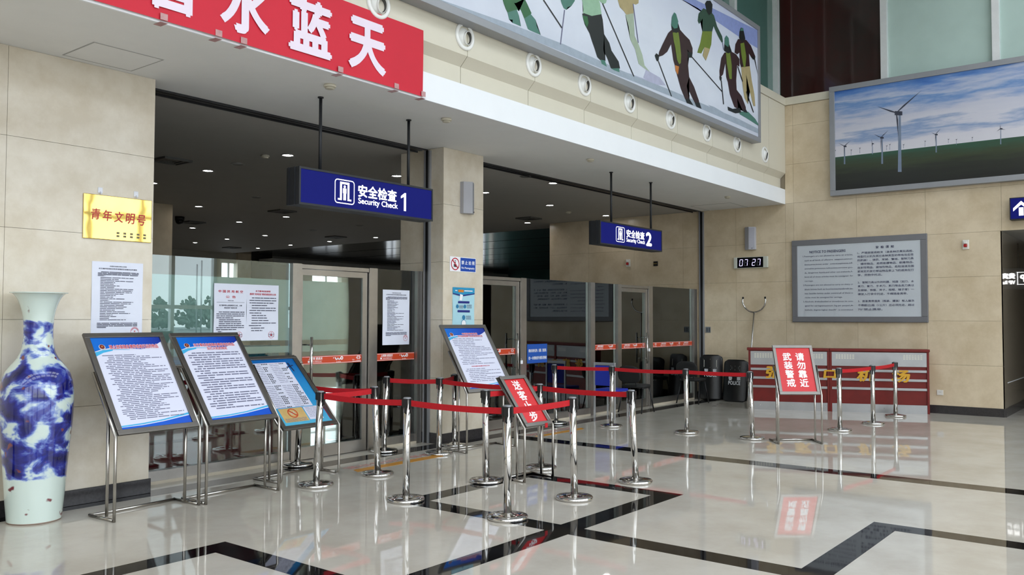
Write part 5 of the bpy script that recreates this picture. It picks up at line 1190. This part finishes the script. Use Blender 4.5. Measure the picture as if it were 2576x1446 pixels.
# blue queue notice on the glass panel right of the second door
a, b = ony(1326, 866, YG+0.04), ony(1376, 911, YG+0.04)
def queue(t, w, h):
    mb = MB(); text(mb, '请出示身份证件、机票、登机牌，', w*.02, h*.66, h*.17, w*1.8, y=-.005, bold=0.016); text(mb, '在一米黄线外排队等候', w*.02, h*.27, h*.17, w*1.8, y=-.005, bold=0.016); mb.build('lettering', white_ink, t)
sheet('blue queue notice with white characters on the glass right of the second door', 'notice', YG+0.04, a.x, b.x, b.z, a.z, queue, mat('blue_notice_film', C(24, 84, 176), 0.4, noise=(6, 0.05)), 'blue_notice', 0.001)
# brass plaque
def gold_mat():
    m = mat('polished_brass', C(226, 192, 104), 0.035, 1.0, noise=(5, 0.06), bump=(1.6, 0.06, 0.03)); return m
t = thing('brass_plaque', 'polished brass plaque with red calligraphy hung on the marble pier', 'plaque', (3.835, YP-0.001, 2.297)); w, h = 0.312, 0.392
MB().box(-w, w, -0.014, -0.002, 0, h, 0.004).build('plate', gold_mat(), t)
mb = MB()
for i, ch in enumerate('青年文明号'): text(mb, ch, -w*.66+i*w*.335, h*(.56-.012*i), h*.24, w*.25, bold=0.012, y=-.0155, italic=0.1)
mb.build('lettering', mat('plaque_red', C(186, 24, 36), 0.4, noise=(9, 0.1)), t)
mb = MB(); rng = random.Random(3)
for z in (.17, .10):
    for i in range(5): rect(mb, w*(-.05+.2*i), w*(.03+.2*i), h*(z-.022), h*(z+.022), -.0155)
mb.build('small_print', mat('plaque_grey_print', C(120, 110, 80), 0.4, noise=(200, 0.5)), t)
for px, py, lbl in ((252, 477, 'left white adhesive hook above the brass plaque'), (342, 487, 'right white adhesive hook above the brass plaque')):
    p = ony(px, py, YP); t = thing('adhesive_hook', lbl, 'hook', (p.x, YP-0.001, p.z-0.03)); hk = mat('hook_white', C(226, 228, 236), 0.35, noise=(9, 0.02))
    MB().box(-0.021, 0.021, -0.004, 0, 0.0, 0.05, 0.002).build('pad', hk, t); MB().tube([(0, -0.006, 0.012), (0, -0.010, -0.006), (0, -0.022, -0.010), (0, -0.026, 0.002)], 0.004, 8).build('prong', hk, t)
# no photography sign
t = thing('no_photography_sign', 'small white and blue no photography sign on the middle pillar', 'sign', (8.503, YP-0.001, 2.226)); w, h = 0.258, 0.193
MB().box(-w, w, -0.006, 0, 0, h).build('board', white_ink, t)
mb = MB(); rect(mb, -w*.21, w*.97, h*.04, h*.96, -.0068); mb.build('blue_field', mat('sign_blue', C(20, 74, 172), 0.35, noise=(8, 0.04)), t)
mb = MB(); text(mb, '禁 止 拍 照', w*.38, h*.64, h*.26, w*1.02, bold=0.016, y=-.0076); mb.build('chinese_lettering', white_ink, t); mb = MB(); text(mb, 'No Photography', w*.38, h*.26, h*.17, w*1.02, bold=0.016, y=-.0076); mb.build('english_lettering', white_ink, t)
mb = MB(); cx = -w*.61; rect(mb, cx-.022, cx+.022, h*.30, h*.50, -.0072); rect(mb, cx-.007, cx+.007, h*.54, h*.68, -.0072); rect(mb, cx-.014, cx+.014, h*.72, h*.76, -.0072); disc(mb, cx+.012, h*.40, .012, -.0074, 12); rect(mb, cx-.032, cx-.026, h*.28, h*.48, -.0072); mb.build('camera_pictogram', blackp, t)
mb = MB(); ring(mb, cx, h*.5, .068, .082, -.008, 32); c = .052; mb.add([(cx-c-.006, -.008, h*.5+c-.006), (cx-c+.006, -.008, h*.5+c+.006), (cx+c+.006, -.008, h*.5-c+.006), (cx+c-.006, -.008, h*.5-c-.006)], [(0, 1, 2, 3)]); mb.build('prohibition_ring', red_ink, t)
# light blue infographic poster
def info(t, w, h):
    e = -0.006; mb = MB(); T = lambda f: h*f
    mb.poly([(-w, e, h), (-w, e, T(.865)), (-w*.2, e, T(.835)), (w*.2, e, T(.845)), (w, e, T(.88)), (w, e, h)]); mb.m(1); mb.poly([(-w, e*1.1, T(.885)), (-w, e*1.1, T(.865)), (-w*.2, e*1.1, T(.82)), (w, e*1.1, T(.872)), (w, e*1.1, T(.892)), (-w*.2, e*1.1, T(.85))])
    for z, hw in ((.705, .52), (.525, .56)): rect(mb, -hw*w, hw*w, T(z-.022), T(z+.022), e)
    mb.m(2); disc(mb, -w*.58, T(.62), w*.12, e, 16); disc(mb, w*.10, T(.62), w*.12, e, 16); disc(mb, 0, T(.40), w*.14, e, 16); disc(mb, -w*.72, T(.10), w*.15, e, 16); disc(mb, w*.66, T(.10), w*.15, e, 16)
    mb.m(3); ring(mb, 0, T(.28), w*.20, w*.23, e, 20); ring(mb, -w*.38, T(.09), w*.20, w*.23, e, 20); ring(mb, w*.33, T(.09), w*.20, w*.23, e, 20)
    mb.m(4); disc(mb, 0, T(.28), w*.20, e, 18); disc(mb, -w*.38, T(.09), w*.20, e, 18); disc(mb, w*.33, T(.09), w*.20, e, 18); mb.poly([(-w*.42, e*1.2, T(.75)), (-w*.20, e*1.2, T(.735)), (-w*.08, e*1.2, T(.85)), (-w*.34, e*1.2, T(.87))]); rect(mb, -w*.80, -w*.60, T(.928), T(.945), e*1.3); rect(mb, w*.04, w*.80, T(.926), T(.945), e*1.3)
    mb.m(5); rect(mb, -w*.52, -w*.02, T(.905), T(.955), e*1.3)
    mb.build('printed_shapes', [ink('info_top', C(40, 150, 196)), ink('info_navy', C(28, 40, 128)), ink('info_disc', C(40, 124, 170)), ink('info_ring', C(60, 148, 190)), white_ink, ink('info_orange', C(214, 130, 40))], t)
    mb = MB(); rng = random.Random(8)
    for u0, u1, v0 in ((-.42, -.06, .645), (.28, .74, .655), (.22, .68, .43)):
        for k in range(5): dashes(mb, u0*w, u1*w, T(v0-.016*k), T(.007), rng, e, (.02, .05), .004)
    mb.build('printed_lines', grey_print, t)['kind'] = 'stuff'
sheet('pale blue infographic poster on the middle pillar above the poster stand', 'poster', YP-0.002, 8.302, 8.736, 1.36, 2.018, info, mat('pale_aqua_paper', C(176, 220, 232), 0.35, noise=(6, 0.03)), 'info_poster', 0.003)

# ================================================================ FLOOR MARKINGS
ytape = mat('amber_floor_tape', C(204, 142, 48), 0.35, noise=(5, 0.08)); ftxt = mat('faded_red_floor_print', C(196, 110, 110), 0.4, noise=(40, 0.3, C(206, 190, 176)))
def floor_line(x0, x1, y0, y1, lbl):
    t = thing('floor_tape', lbl, 'floor marking', ((x0+x1)/2, (y0+y1)/2, 0.0)); w = (x1-x0)/2; d = (y1-y0)/2
    MB().add([(-w, -d, .0012), (w-.10, -d, .0012), (w, d, .0012), (-w+.06, d, .0012), (-w, -d, 0), (w-.10, -d, 0), (w, d, 0), (-w+.06, d, 0)], [(0, 1, 2, 3), (0, 4, 5, 1), (1, 5, 6, 2), (2, 6, 7, 3), (3, 7, 4, 0)]).build('line', ytape, t)
    M = Matrix(((1, 0, 0, 0), (0, 0, 1, d+.11), (0, -1, 0, .0014), (0, 0, 0, 1)))
    text(MB(M), '请在黄线外等候', 0, 0, .15, 2*w*.94, bold=0.015).build('lettering', ftxt, t)
floor_line(6.10, 7.52, 6.85, 6.985, 'amber waiting line with faded red characters in front of the first door')
floor_line(9.43, 10.66, 6.955, 7.07, 'amber waiting line with faded red characters in front of the second door')

# ================================================================ OUTSIDE, SEEN MIRRORED IN THE GLASS
leaf = mat('misty_leaves', C(104, 120, 108), 0.8, noise=(1.2, 0.3)); bark = mat('bark', C(84, 74, 64), 0.9, noise=(3, 0.2))
def tree(x, y, hh, seed, lbl):
    t = thing('tree', lbl, 'tree', (x, y, -0.1), 0, 'trees outside the glazed front'); rng = random.Random(seed)
    MB().tube([(0, 0, 0), (0.05, 0, hh*.3), (0, 0.03, hh*.7)], 0.11, 8).build('trunk', bark, t)
    mb = MB()
    for i in range(160):
        f = rng.random()**1.2; r = hh*.40*math.sqrt(max(0, 1-(f*1.05)**2))*rng.uniform(.1, 1); a = rng.uniform(0, 6.28); z = hh*(.10+.84*f); s = hh*rng.uniform(.045, .085)*(1.2-f*.6)
        bm = bmesh.new(); bmesh.ops.create_icosphere(bm, subdivisions=1, radius=s)
        for v in bm.verts: v.co = v.co*rng.uniform(.7, 1.25)+Vector((r*math.cos(a), r*math.sin(a), z))
        mb.bm(bm)
    mb.build('foliage', leaf, t)
tree(71, -110, 5.4, 1, 'left leafy tree mirrored in the left glass panel'); tree(76.2, -110, 5.6, 2, 'middle leafy tree mirrored in the left glass panel'); tree(80.5, -110, 6.2, 3, 'right leafy tree mirrored in the left glass panel')
t = thing('lamp_post', 'pale twin lamp post mirrored in the left glass panel', 'lamp post', (46.8, -60, -0.1))
MB().tube([(-.15, 0, 0), (-.15, 0, 7)], .07, 8).build('pole', alup, t); MB().tube([(.35, 0, 0), (.35, 0, 7.4)], .07, 8).build('pole', alup, t)
